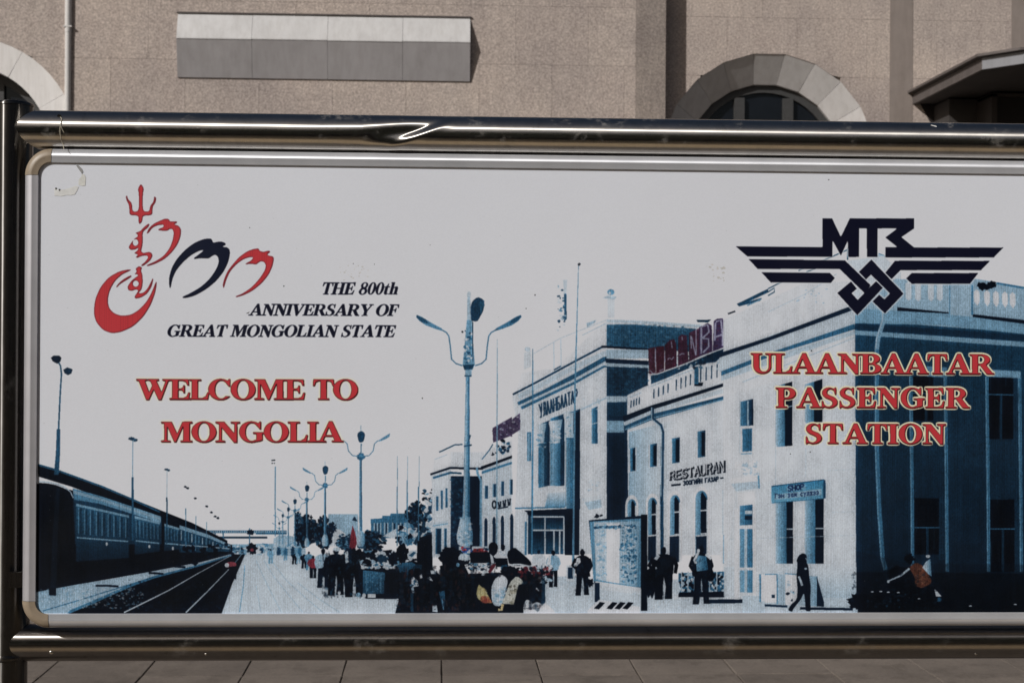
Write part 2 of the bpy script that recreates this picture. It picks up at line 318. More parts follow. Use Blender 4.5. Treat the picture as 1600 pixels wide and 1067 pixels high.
stroke_text('O', 'УЛААНБААТАР', [(170, 128), (408, 32), (408, 108), (176, 208)], 9, .2, .45)
p('O', [(165, 255), (235, 228), (330, 175), (425, 150), (425, 780), (340, 780), (330, 650), (165, 665)], .82)
for x0, x1, yt, yb, tt in ((165, 236, 240, 650, .17), (240, 328, 200, 640, .2), (340, 425, 170, 790, .18)):
    p('O', [(x0, yt + 15), (x1, yt - 15), (x1, yb - 8), (x0, yb + 8)], ('g', .45, tt * .6, 'x'))
def column(x0, x1, yt, yb):
    p('O', [(x0 - 14, yt), (x1 + 14, yt - 12), (x1 + 12, yt + 14), (x1 + 2, yt + 60), (x1, yb), (x0, yb), (x0 - 2, yt + 60), (x0 - 12, yt + 20)], ('g', .95, .6, 'x'))
    spots('O', x0 - 5, yt + 20, x1 + 5, yt + 150, 24, 6, [.5, .75, .95], .7)
column(160, 200, 255, 370); column(243, 300, 232, 370); column(335, 395, 185, 335)
p('O', [(165, 400), (200, 395), (200, 650), (165, 660)], ('g', .35, .5, 'x')); p('O', [(246, 375), (302, 365), (302, 640), (246, 645)], ('g', .62, .35, 'x')); p('O', [(342, 345), (384, 345), (384, 1060), (342, 780)], ('g', .55, .32, 'x'))
p('O', [(384, 180), (425, 168), (420, 1067), (384, 1067)], .1)
line('O', [(165, 655), (230, 640), (330, 642)], 12, .95); p('O', [(130, 700), (215, 642), (335, 650), (335, 765), (40, 775)], .93)
p('O', [(225, 680), (338, 672), (338, 765), (205, 770)], ('g', .85, .5, 'y')); line('O', [(20, 775), (330, 768)], 8, .4)
p('O', [(80, 790), (420, 775), (420, 1067), (330, 1067), (330, 830), (110, 830)], .07); rect('O', 100, 820, 330, 1060, .2)
for x0, x1, a, b in ((128, 196, 832, 905), (218, 320, 832, 905), (128, 196, 920, 1056), (218, 256, 920, 1056), (266, 292, 920, 1056), (304, 320, 920, 1056)): rect('O', x0, a, x1, b, ('g', .1, .3, 'y'))
segs('O', [[(124, 828), (324, 828)], [(124, 912), (324, 912)], [(206, 828), (206, 1060)], [(124, 828), (124, 1060)], [(324, 828), (324, 1060)], [(262, 912), (262, 1060)], [(298, 912), (298, 1060)]], 9, .9)
p('O', [(20, 800), (95, 800), (95, 1067), (20, 1067)], .9); rect('O', 80, 860, 92, 1067, .4)
rect('O', 95, 300, 120, 480, .4); rect('O', 100, 305, 112, 475, .6)
p('O', [(498, 155), (535, 138), (535, 372), (498, 372)], ('g', .55, .2, 'x')); line('O', [(498, 250), (535, 240)], 6, .75)
p('O', [(440, 715), (555, 700), (560, 770), (480, 785)], .72); p('O', [(445, 710), (560, 690), (560, 720), (450, 738)], .9); spots('O', 480, 600, 550, 670, 18, 7, [.8, .7, .88])
line('O', [(430, 160), (590, 85)], 9, .7); spots('O', 430, 90, 590, 160, 20, 6, [.7, .8], .6)
# emblem figure and pinnacles on the roof
p('G', [(326, 230), (340, 230), (342, 395), (326, 410)], .3); spots('G', 285, 170, 330, 470, 38, 6, [.75, .5, .85, .3]); p('G', [(320, 150), (345, 150), (340, 235), (325, 235)], .84)
p('G', [(598, 270), (640, 270), (640, 385), (598, 385)], .9); p('G', [(566, 262), (600, 248), (655, 255), (640, 272)], .75); ell('G', 618, 226, 22, 18, .5); ell('G', 612, 232, 8, 8, .85)
p('G', [(75, 605), (120, 590), (120, 690), (75, 710)], .9); ell('G', 97, 582, 18, 14, .8); p('G', [(465, 420), (525, 400), (520, 415), (470, 445)], .7)
# shaded side of the entrance block
p('G', [(590, 395), (800, 405), (1160, 430), (1160, 580), (590, 575)], .93)
p('G', [(592, 428), (760, 428), (1150, 455), (1150, 600), (592, 570)], ('g', .34, .3, 'x')); spots('G', 600, 430, 1100, 560, 260, 6, [.2, .25, .42, .5], .5)
line('G', [(592, 405), (800, 412), (1180, 438)], 16, .78); line('G', [(560, 566), (700, 574), (880, 586)], 14, .08)
rect('G', 590, 585, 860, 640, .72); p('G', [(580, 640), (855, 655), (855, 690), (590, 670)], .12); p('G', [(590, 668), (860, 682), (860, 700), (590, 690)], .75)
p('O', [(592, 95), (592, 1067), (735, 1067), (740, 300), (860, 260), (860, 60), (592, 60)], ('g', .16, .1, 'y')); p('G', [(592, 690), (850, 700), (850, 1000), (592, 1000)], .2)
spots('G', 600, 700, 850, 860, 120, 8, [.12, .28, .3], .6)
p('O', [(592, 75), (720, 75), (715, 112), (592, 112)], .75); p('O', [(592, 228), (700, 228), (700, 302), (592, 302)], .62)
# ---------------------------------------------------------------- middle wing with restaurant
p('O', [(720, 260), (1320, 90), (1600, 60), (1600, 1067), (730, 1067)], LIT)
p('O', [(730, 300), (1010, 225), (1010, 500), (900, 1067), (730, 1067)], ('g', .66, .93, 'x'))
p('G', [(720, 870), (830, 815), (1140, 700), (1320, 690), (1320, 860), (880, 960), (720, 1010)], .95)
def balus(x0, x1, y0, y1, sl, n):
    p('G', [(x0, y0), (x1, y0 - sl), (x1, y1 - sl), (x0, y1)], LIT2); line('G', [(x0, y0 + 4), (x1, y0 - sl + 4)], 5, .72)
    for i in range(n):
        u = (i + .6) / (n + .4); x = x0 + (x1 - x0) * u
        line('G', [(x, y0 - sl * u + 28), (x - 2, y1 - sl * u - 34)], 7, .18)
balus(735, 810, 880, 985, 32, 4); balus(870, 1000, 810, 930, 50, 4); balus(1010, 1140, 750, 880, 48, 4); balus(1160, 1310, 680, 825, 40, 4)
p('G', [(808, 830), (865, 812), (865, 960), (808, 975)], LIT2)
p('G', [(1140, 790), (1195, 790), (1190, 812), (1140, 812)], .05); p('G', [(1140, 690), (1165, 690), (1165, 800), (1140, 800)], .35)
p('G', [(690, 1002), (880, 930), (1000, 895), (1320, 795), (1320, 815), (1000, 920), (880, 962), (700, 1030)], .08)
line('G', [(700, 1050), (900, 965), (1320, 842)], 26, .84); p('G', [(705, 1060), (880, 985), (1320, 876), (1320, 900), (880, 1022), (705, 1090)], .28); line('G', [(705, 1085), (880, 1012), (1320, 898)], 6, .6)
# red letters on the roof
MAR = (58, 22, 34); MAR2 = (84, 36, 46)
U = 'ub'
p(U, [(125, 800), (480, 690), (975, 478), (968, 560), (880, 640), (700, 660), (540, 725), (300, 830), (130, 896)], ('g', .26, .14, 'x'))
spots(U, 400, 560, 960, 720, 34, 20, [.7, .85, .1, .3, .05], .8)
slabs_ = [([(95, 480), (180, 462), (180, 775), (110, 800)], 'L'), ([(185, 462), (285, 450), (280, 742), (190, 775)], 'L'), ([(292, 440), (345, 385), (400, 372), (425, 440), (425, 690), (292, 735)], 'A'), ([(445, 345), (490, 318), (545, 330), (565, 640), (445, 690)], 'A'),
          ([(572, 298), (690, 245), (690, 590), (572, 640)], 'N'), ([(690, 235), (790, 185), (838, 215), (845, 520), (690, 590)], 'B'), ([(862, 160), (900, 135), (968, 130), (980, 465), (850, 520)], 'A')]
for k, (q, ch) in enumerate(slabs_):
    p(U, q, [(46, 24, 34), (44, 20, 30), (40, 20, 31), (46, 26, 40), (46, 28, 42), (42, 32, 52), (42, 34, 56)][k])
    xs_ = [a[0] for a in q]; ys_ = [a[1] for a in q]; spots(U, min(xs_) + 8, min(ys_) + 70, max(xs_) - 8, max(ys_) - 60, 16, 11, [(58, 30, 40), (34, 18, 28), (52, 36, 50)], .7)
PAL = (146, 146, 166)
segs(U, [[(118, 735), (150, 775), (175, 765)], [(178, 480), (180, 700)], [(225, 745), (275, 722)], [(287, 540), (290, 640)], [(320, 610), (345, 590), (370, 610), (395, 580)], [(365, 400), (375, 480)], [(460, 560), (490, 540), (520, 545)], [(490, 345), (495, 385)]], 13, PAL, .75)
segs(U, [[(592, 330), (600, 480)], [(600, 340), (650, 560)], [(655, 260), (655, 560)]], 13, PAL, .85)
segs(U, [[(715, 230), (715, 540)], [(720, 225), (790, 205), (805, 290), (730, 360)], [(730, 365), (800, 370), (800, 460), (735, 530)], [(880, 180), (872, 390)], [(885, 170), (945, 150), (962, 320), (965, 450)], [(875, 350), (955, 320)]], 20, PAL, .9)
line(U, [(105, 785), (200, 780), (310, 740), (450, 690), (600, 630), (720, 570), (975, 478)], 14, .95)
p('G', [(1152, 400), (1245, 398), (1225, 415), (1160, 412)], .2)
spots('N', 1480, 240, 1600, 330, 10, 9, [(50, 40, 60)]); p('N', [(1478, 275), (1600, 205), (1600, 320), (1482, 365)], (52, 44, 64)); p('O', [(-5, 225), (50, 180), (50, 285), (-5, 320)], (52, 44, 64)); spots('N', 1490, 240, 1600, 330, 26, 6, [(120, 120, 140), (30, 26, 44)]); spots('O', 0, 200, 48, 290, 14, 6, [(130, 128, 140), (30, 26, 44)])
# windows of the middle wing
for x0, x1, a, b in ((738, 772, 400, 540), (862, 906, 375, 512), (1000, 1048, 338, 488), (1160, 1208, 294, 452)):
    p('O', [(x0 - 7, a + 4), (x1 + 5, a - 6), (x1 + 5, b + 2), (x0 - 7, b + 12)], .98); p('O', [(x0, a + 2), (x1, a - 6), (x1, b), (x0, b + 8)], ('g', .5, .12, 'x')); rect('O', x0 + (x1 - x0) * .5, a + 8, x1 - 4, b - 4, .06)
def arch(x0, x1, yt, yb, bars):
    cx = (x0 + x1) / 2; rx = (x1 - x0) / 2; ry = rx * 1.5
    p('O', [(x0 - 14, yb)] + [(x0 - 14, yt + ry)] + ring(cx, yt + ry, rx + 14, ry + 26, 16, 180, 360) + [(x1 + 14, yb)], .985)
    p('O', [(x0, yb), (x0, yt + ry)] + ring(cx, yt + ry, rx, ry, 16, 180, 360) + [(x1, yb)], ('g', .62, .3, 'x'))
    p('O', [(cx - 4, yb - 12), (cx - 4, yt + 22), (cx + 5, yt + 8), (x1 - 8, yt + ry * .8), (x1 - 4, yt + ry * 1.3), (x1 - 4, yb - 8)], .06)
    for b in bars: line('O', [(cx - 6, b), (x1 + 2, b - 3)], 9, .93)
    line('O', [(x1 - 3, yt + ry), (x1 - 3, yb)], 7, .9)
arch(722, 776, 718, 1000, []); arch(850, 906, 708, 1110, (815, 945)); arch(988, 1050, 692, 1100, (800, 940)); arch(1146, 1222, 665, 1100, (790, 935))
for x0, x1, y1 in ((850, 908, 1100), (985, 1052, 1110), (1150, 1224, 1100)):
    rect('O', x0, 950, x1, y1, .12); line('O', [(x0, 948), (x1, 942)], 9, .95); rect('O', x1 - 8, 945, x1, y1, .9)
line('O', [(878, 145), (878, 215), (930, 258), (942, 300), (936, 700), (938, 1067)], 20, .2); line('O', [(872, 145), (872, 218), (924, 262), (936, 300), (930, 700)], 6, .7)
# big lamp in front of the far wing
line('X', [(727, 868), (729, 760), (731, 575)], 13.5, .55, w2=5.5); line('X', [(731.5, 868), (732.5, 760), (732.5, 575)], 4.5, .38, w2=2); line('X', [(724, 868), (726, 760), (729.5, 600)], 3, .72, w2=1)
p('N', smooth([(1278, 830), (1336, 830), (1345, 880), (1358, 950), (1345, 1010), (1262, 1010), (1252, 950), (1268, 880)], 1), ('g', .85, .45, 'x')); spots('N', 1262, 870, 1345, 1005, 60, 7, [.6, .8, .9, .5], .6)
line('N', [(1340, 318), (1322, 375)], 9, .3); line('N', [(1300, 388), (1348, 380)], 10, .25); line('N', [(1272, 835), (1342, 835)], 9, .6)
rect('F', 1308, 715, 1348, 755, .62); line('F', [(1303, 748), (1348, 748)], 9, .25)
p('F', [(1292, 680), (1305, 545), (1318, 400), (1348, 400), (1358, 560), (1368, 680), (1352, 712), (1302, 712)], .55); p('F', [(1292, 680), (1366, 676), (1350, 708), (1302, 710)], .22); spots('F', 1305, 480, 1350, 680, 26, 7, [.25, .85, .95, .4]); line('F', [(1354, 410), (1356, 660)], 5, .2)
p('F', smooth([(1340, 405), (1338, 330), (1352, 282), (1385, 256), (1418, 270), (1428, 300), (1420, 345), (1400, 380), (1384, 410)], 1), .2); p('F', [(1395, 290), (1425, 275), (1428, 310), (1405, 370)], .3)
line('F', [(1332, 400), (1330, 280), (1332, 225)], 24, .72, w2=14); blob('F', 1331, 240, 12, 16, .8)
for d in (-1, 1):
    m = lambda q: [(1330 + d * (x - 1330), y) for x, y in q]
    line('F', m([(1370, 685), (1410, 672), (1438, 645), (1446, 560), (1455, 500), (1470, 478), (1498, 462)]), 8, .45)
    p('F', m([(1490, 470), (1500, 452), (1560, 420), (1625, 380), (1655, 368), (1660, 380), (1640, 405), (1600, 432), (1540, 455)]), .42 if d > 0 else .48)
    p('F', m([(1600, 395), (1655, 370), (1655, 385), (1625, 412), (1580, 425)]), .28)
blob('F', 1290, 474, 6, 6, .1); blob('F', 1308, 468, 4, 4, .3)
# flagpoles
line('X', [(832.5, 545), (832.5, 670), (831, 866)], 1.0, .42, w2=3); line('X', [(904, 412), (901, 520), (898.5, 600), (895, 930)], .8, .5, w2=3.4); line('X', [(777, 530), (777, 600), (776, 850)], .5, .6, w2=2.2)
blob('G', 420, 52, 9, 8, .1)
# ---------------------------------------------------------------- the big block on the right: lit side
p('X', [(1130, 500), (1262, 440), (1340, 440), (1340, 957), (1130, 957)], .955)
p('X', [(1130, 620), (1338, 560), (1338, 957), (1130, 957)], ('g', .95, .9, 'x'))
p('X', [(1127, 945), (1150, 770), (1338, 700), (1338, 957)], .9, .6)
segs('H', [[(0, 750), (230, 640), (430, 512)]], 5, .8); spots('H', 150, 600, 400, 700, 16, 4, [.7])
p('G', [(1405, 300), (1600, 205), (1600, 228), (1480, 285), (1560, 262), (1550, 280), (1420, 315)], .25); line('G', [(1350, 362), (1395, 345)], 9, .12); line('G', [(1470, 310), (1560, 268)], 7, .5)
segs('H', [[(0, 605), (60, 575), (130, 545)], [(0, 625), (40, 600), (40, 625), (0, 648)], [(190, 492), (400, 405), (500, 360)], [(240, 500), (300, 478)], [(498, 350), (498, 425)]], 7, .32)
p('H', [(690, 385), (735, 400), (720, 425), (640, 430)], .7); line('H', [(640, 425), (700, 430), (735, 400), (690, 385)], 5, .4)
p('H', [(500, 430), (720, 400), (830, 500), (830, 735), (720, 740), (545, 700)], .86)
p('X', [(1124, 556), (1200, 525), (1335, 480), (1335, 506), (1200, 552), (1124, 582)], .84)
p('X', [(1120, 553), (1200, 527), (1330, 478), (1337, 476), (1337, 483), (1200, 533), (1120, 560)], .12)
p('X', [(1127, 580), (1200, 552), (1335, 506), (1337, 514), (1225, 549), (1127, 587)], .34); p('X', [(1127, 588), (1225, 551), (1337, 516), (1337, 522), (1127, 595)], .78)
line('X', [(1160, 597), (1337, 527)], 1.5, .75)
stroke_text('O', 'RESTAURAN', [(992, 552), (1328, 482), (1328, 548), (992, 600)], 15, .05, .34)
stroke_text('O', 'RESTAURAN', [(986, 548), (1322, 478), (1322, 544), (986, 596)], 5, .98, .3)
line('O', [(995, 632), (1055, 626)], 12, .08); stroke_text('O', 'ЗООГИЙН ГАЗАР', [(1072, 606), (1290, 578), (1290, 604), (1072, 632)], 7, .12, .35); line('O', [(1302, 588), (1322, 584)], 9, .1)
# window and relief at the right end of the wing
rect('O', 1420, 95, 1512, 432, .985); p('O', [(1428, 110), (1508, 92), (1508, 258), (1428, 262)], ('g', .5, .08, 'x')); p('O', [(1440, 280), (1500, 276), (1500, 418), (1440, 422)], ('g', .42, .3, 'x')); rect('O', 1470, 105, 1480, 258, .7)
line('O', [(1430, 436), (1500, 432)], 6, .55); line('O', [(1425, 100), (1425, 430)], 4, .75)
spots('O', 1395, 485, 1535, 565, 60, 8, [.8, .98, .72, .97]); p('O', [(1362, 590), (1540, 568), (1545, 605), (1368, 622)], .98); p('O', [(1370, 622), (1545, 605), (1540, 650), (1400, 670)], .78); line('O', [(1540, 570), (1545, 650)], 10, .5)
p('O', [(1408, 680), (1520, 665), (1520, 1067), (1408, 1067)], .97); p('O', [(1424, 760), (1502, 752), (1502, 878), (1424, 882)], ('g', .5, .25, 'x')); rect('O', 1455, 790, 1500, 812, .85); rect('O', 1455, 822, 1500, 846, .12); rect('O', 1424, 905, 1502, 1067, ('g', .45, .3, 'x')); rect('O', 1452, 905, 1470, 1067, .75)
line('O', [(1318, 660), (1318, 1067)], 5, .78)
def litwin(x0, x1, xm, yt0, yt1, yb):
    p('X', [(x0 - 3, yt0 - 2), (x1 + 2, yt1 - 3), (x1 + 2, yb + 2), (x0 - 3, yb + 5)], .985)
    p('X', [(x0, yt0), (x1, yt1), (x1, yb - 1), (x0, yb + 1)], .06); p('X', [(x0, yt0), (xm, yt0 - (yt0 - yt1) * .5), (xm, yb), (x0, yb + 1)], ('g', .66, .4, 'x')); line('X', [(x0 - 1, yt0), (x0 - 1, yb)], 1, .6)
litwin(1214, 1238, 1226.5, 603, 596, 697); litwin(1259, 1285, 1272, 600, 592, 660)
segs('X', [[(1226, 637), (1238, 634)], [(1272, 628), (1285, 625)]], 1.6, .7)
litwin(1214, 1239, 1229, 782, 780, 889); litwin(1259, 1287, 1274, 778, 774, 893); segs('X', [[(1229, 826), (1239, 826)], [(1274, 825), (1287, 825)]], 2, .8)
segs('X', [[(1212, 620), (1212, 890)], [(1259, 700), (1259, 745)]], 1, .8)
p('Q', [(22, 838), (350, 797), (358, 800), (358, 912), (350, 914), (22, 942)], ('g', (42, 98, 130), (92, 140, 164), 'y')); p('Q', [(345, 797), (360, 800), (360, 912), (345, 915)], .2); p('Q', [(40, 890), (335, 852), (335, 892), (40, 922)], .85, .5); p('Q', [(115, 838), (235, 822), (235, 858), (115, 872)], .8, .35)
line('Q', [(22, 838), (350, 797)], 6, .25); line('Q', [(22, 942), (350, 914)], 5, .4)
stroke_text('Q', 'SHOP', [(126, 836), (224, 822), (224, 856), (126, 868)], 8, (14, 26, 48), .35)
stroke_text('Q', 'Гэн зам сүлжээ', [(45, 886), (318, 862), (318, 890), (45, 912)], 6, (20, 34, 58), .35)
spots('X', 1140, 900, 1335, 950, 80, 1.6, [.82, .88, .97], .6)
segs('X', [[(1290, 735), (1335, 733)], [(1290, 900), (1336, 902)], [(1140, 842), (1336, 836)], [(1300, 800), (1336, 799)]], .7, .8)
# ---------------------------------------------------------------- shaded side of the big block
SH = ('g', .26, .12, 'y')
p('X', [(1337, 470), (1400, 436), (1520, 440), (1700, 470), (2080, 520), (2080, 985), (1339, 985)], .66)
p('X', [(1336, 500), (1470, 510), (1600, 520), (2080, 556), (2080, 985), (1338, 985)], SH)
p('X', [(1400, 440), (1520, 435), (1600, 448), (2080, 500), (2080, 545), (1600, 503), (1400, 482)], .66)
p('X', [(1402, 480), (1482, 488), (1482, 492), (1402, 486)], .05); p('X', [(1520, 491), (1600, 500), (2080, 540), (2080, 550), (1600, 508), (1520, 497)], .05)
p('X', [(1336, 482), (1480, 490), (1600, 506), (2080, 548), (2080, 562), (1600, 522), (1470, 508), (1336, 505)], .58)
p('X', [(1336, 506), (1400, 509), (1600, 523), (2080, 564), (2080, 574), (1600, 533), (1336, 515)], .17); p('X', [(1336, 516), (1600, 534), (2080, 575), (2080, 582), (1600, 542), (1336, 523)], .6)
for x, y0, y1 in ((1420, 445, 470), (1435, 446, 471), (1455, 447, 471), (1469, 448, 471)): p('X', [(x - 5, y0 - 2), (x, y0 - 6), (x + 4, y0 - 2), (x + 4, y1 - 4), (x, y1), (x - 5, y1 - 4)], .95, .75)
for i, x in enumerate((1526, 1542, 1556, 1570, 1582, 1612, 1626, 1640, 1654)):
    y = 452 + i * 1.1 + (x > 1600) * 4; p('X', [(x - 4.5, y + 4), (x, y), (x + 4.5, y + 4), (x + 5, y + 19), (x + 1, y + 26), (x - 4, y + 19)], .98)
p('X', [(1484, 445), (1519, 446), (1519, 495), (1484, 492)], .68); line('X', [(1484, 445), (1484, 492)], 1.5, .45); line('X', [(1519, 446), (1519, 492)], 2.5, .4)
blob('H', 1345, 590, 32, 24, .02); blob('H', 1400, 580, 30, 22, .02); line('H', [(1310, 575), (1370, 600), (1420, 570)], 26, .02)
line('H', [(1430, 570), (1600, 600)], 12, .4)
# pipe, pilaster strips and windows of the shaded side
def strip(pts, wd, t=.5):
    line('X', pts, wd, t); line('X', [(x - wd * .3, y) for x, y in pts], wd * .25, t + .14)
for x0, x1, y0, y1 in ((1427, 1465, 588, 657), (1429, 1474, 778, 866), (1544, 1590, 590, 686), (1547, 1592, 780, 893), (1660, 1706, 596, 690), (1664, 1710, 784, 895), (1780, 1826, 600, 694), (1784, 1830, 788, 897)):
    rect('X', x0, y0, x1, y1, .015); rect('X', x1 - 7, y0, x1 + 6, y1 + 8, .2)
    rect('X', x0 + 18, y0 + (26 if y0 < 700 else 46), x0 + 22, y1, .22)
    line('X', [(x0, y0 + (26 if y0 < 700 else 46)), (x1 - 6, y0 + (27 if y0 < 700 else 46))], 1.8, .38)
for x in (1424, 1478, 1543, 1594, 1660, 1712, 1778, 1832): strip([(x - 1, 588), (x + 1, 760), (x + 2, 893)], 5.5, .42)
strip([(1370, 545), (1370, 700), (1374, 800), (1379, 872), (1384, 890)], 7, .42); strip([(1381, 475), (1381, 500), (1372, 528), (1370, 546)], 7, .6)
for x in (1541, 1658, 1776): p('X', [(x, 577), (x + 54, 580), (x + 54, 591), (x, 588)], .58)
p('X', [(1448, 572), (1480, 574), (1480, 590), (1448, 588)], .5)
for _ in range(340):
    x = 1340 + RNG.rand() * 700; y = 550 + RNG.rand() * 360; rect('X', x, y, x + .8, y + 10 + RNG.rand() * 26, [.08, .2, .22, .11][RNG.randint(4)], .5)
p('X', [(1338, 893), (2080, 900), (2080, 985), (1338, 985)], ('g', .05, BLK, 'y')); p('X', [(1338, 860), (1420, 880), (2080, 884), (2080, 915), (1338, 915)], .06, .35)
# ---------------------------------------------------------------- street level
p('L', [(200, 470), (380, 460), (1000, 540), (1560, 545), (1560, 640), (180, 640)], .84)
p('L', [(200, 400), (480, 400), (480, 470), (200, 450)], .82); spots('L', 220, 420, 1300, 620, 200, 5, [.75, .9, .95, .8], .6)
p('L', [(1040, 380), (1325, 370), (1325, 530), (1040, 530)], .35)
for _ in range(150):
    x = 1045 + RNG.rand() * 275; y = 385 + RNG.rand() * 130; blob('L', x, y, 9, 9, [.03, .9, .75, .05][RNG.randint(4)], .4, 8)
for x in (1060, 1100, 1140, 1185, 1235, 1280): line('L', [(x, 370), (x, 500)], 7, .8)
p('L', [(1040, 500), (1325, 495), (1325, 530), (1040, 530)], .04); p('L', [(1200, 545), (1570, 540), (1570, 565), (1220, 570)], .1)
rect('L', 1325, 340, 1390, 530, .86); rect('L', 1390, -20, 1420, 545, .97); rect('L', 1424, 110, 1504, 345, ('g', .55, .35, 'x')); rect('L', 1424, 362, 1504, 500, ('g', .6, .4, 'x')); rect('L', 1452, 110, 1470, 500, .78); rect('L', 1505, 0, 1525, 540, .98); line('L', [(1420, 352), (1506, 350)], 12, .96)
rect('L', 1305, 140, 1324, 320, .98); line('L', [(1322, 140), (1322, 320)], 4, .5)
# notice board
p('L', [(480, 50), (840, 18), (842, 615), (806, 615), (806, 480), (515, 445), (480, 50)], .1)
p('L', [(484, 58), (815, 38), (806, 470), (510, 430)], .5); p('L', [(512, 62), (800, 55), (780, 462), (525, 420)], ('g', .82, .6, 'x')); p('L', [(590, 70), (675, 68), (670, 445), (590, 432)], .97)
line('L', [(520, 95), (640, 92), (775, 86)], 16, .35); spots('L', 680, 110, 775, 440, 170, 7, [.4, .5, .3, .8]); spots('L', 530, 110, 590, 420, 90, 6, [.6, .72, .9]); spots('L', 515, 78, 775, 104, 40, 6, [.2, .6, .9])
line('L', [(520, 440), (806, 482)], 22, .94); rect('L', 806, 15, 845, 615, .03); rect('L', 518, 440, 548, 560, .12)
p('L', [(470, 615), (545, 545), (800, 590), (800, 640), (470, 640)], .97); [p('L', [(x, 600), (x + 38, 560), (x + 70, 565), (x + 32, 606)], .03) for x in (512, 590, 640, 690)]
spots('O', 515, 815, 560, 830, 6, 8, [.05])
# people by the station
def hand_bag(R, x, y, s, c): blob(R, x, y, s, s * 1.2, c)
person('L', 168, 235, 420, .9, head=.08, legs=.8, wd=1.3); person('L', 258, 238, 468, .62, head=.03, legs=.03, wd=1.0); p('L', [(215, 330), (228, 275), (245, 262), (240, 330)], .95); rect('L', 340, 330, 385, 430, .9); rect('L', 350, 345, 380, 415, .15)
person('L', 440, 232, 520, .03, wd=1.15); p('L', [(395, 330), (405, 285), (425, 285), (430, 312), (400, 340)], .95); p('L', [(425, 320), (470, 300), (490, 400), (440, 410)], .02); blob('L', 490, 440, 20, 26, .03)
person('L', 948, 218, 545, .02, wd=1.5); p('L', [(885, 290), (915, 262), (925, 275), (905, 300)], .9); blob('L', 1028, 470, 24, 46, .84, .15); line('L', [(870, 368), (905, 345)], 12, .85); blob('L', 870, 430, 45, 100, .02, .2)
person('L', 1183, 205, 575, .04, wd=1.05); p('L', [(1150, 300), (1165, 268), (1215, 275), (1225, 360), (1155, 370)], ('g', .6, .3, 'x')); line('L', [(1165, 250), (1140, 300), (1150, 320)], 16, .92); line('L', [(1210, 262), (1245, 292)], 16, .92); line('L', [(1235, 300), (1255, 380)], 8, .04); blob('L', 1238, 398, 32, 34, .02, .15); ell('L', 1165, 240, 10, 12, .9); line('L', [(1165, 480), (1150, 560)], 34, .04)
# white cabinets and the walking woman
p('X', [(1188, 880), (1338, 880), (1338, 948), (1188, 946)], ('g', .9, .7, 'y')); p('X', [(1160, 930), (1340, 934), (1340, 957), (1160, 957)], .8); rect('L', 1552, 390, 1640, 555, .98); rect('L', 1546, 386, 1556, 560, .45); rect('M', -20, 390, 55, 565, .985); p('M', [(55, 385), (110, 390), (110, 590), (55, 580)], .72); rect('M', 108, 383, 185, 580, .985); p('M', [(185, 395), (310, 400), (310, 590), (185, 585)], ('g', .78, .6, 'x')); line('M', [(-20, 388), (60, 386)], 6, .5); line('M', [(105, 382), (190, 390)], 6, .5); line('M', [(57, 390), (57, 575)], 6, .4); p('M', [(305, 400), (350, 560), (350, 605), (305, 600)], .1)
spots('M', 120, 430, 170, 550, 10, 7, [.1, .4, .75]); rect('M', 22, 515, 42, 535, .15); segs('M', [[(65, 380), (130, 360), (95, 325)]], 7, .8)
p('M', [(-20, 570), (360, 590), (520, 600), (540, 640), (-20, 640)], .84); line('M', [(-20, 580), (120, 588)], 14, .15); line('M', [(200, 600), (530, 605)], 16, .1)
p('M', smooth([(185, 320), (178, 300), (192, 270), (215, 255), (238, 262), (245, 290), (240, 312), (252, 335), (258, 400), (268, 470), (262, 560), (270, 618), (235, 618), (232, 560), (225, 500), (205, 545), (160, 600), (150, 622), (125, 612), (140, 580), (180, 545), (185, 480), (178, 400)], 1), .04)
line('M', [(192, 400), (205, 430), (214, 458)], 14, .8); ell('M', 236, 352, 10, 6, .75); line('M', [(236, 285), (244, 300)], 7, .7)
# bench people in the shade
blob('M', 700, 560, 190, 60, .01, .2); blob('M', 850, 440, 110, 100, .012, .2); blob('M', 1000, 530, 80, 80, .012, .2); blob('M', 560, 560, 55, 50, .015, .25)
p('M', smooth([(880, 345), (925, 312), (965, 330), (1000, 380), (1028, 440), (965, 475), (920, 460), (915, 400)], 1), (70, 41, 33)); spots('M', 915, 345, 1000, 460, 30, 9, [(82, 50, 40), (54, 34, 30), (92, 60, 48)], .8)
blob('M', 885, 290, 30, 32, .015); line('M', [(885, 350), (830, 395), (755, 428)], 14, .8, w2=8); ell('M', 752, 432, 9, 9, .85); p('M', [(965, 345), (985, 310), (1015, 290), (1022, 400), (1000, 385)], ('g', .9, .5, 'x')); ell('M', 1000, 275, 14, 10, .9)
p('M', [(1040, 480), (1055, 490), (1085, 525), (1050, 525)], .92); blob('M', 1070, 545, 14, 14, .3)
for x, y in ((652, 496), (705, 494), (752, 499), (815, 501), (945, 540), (1265, 585), (1545, 575)): ell('M', x, y, 10, 4, .9)
spots('M', 620, 500, 860, 600, 26, 6, [.12, .2, .3], .6)
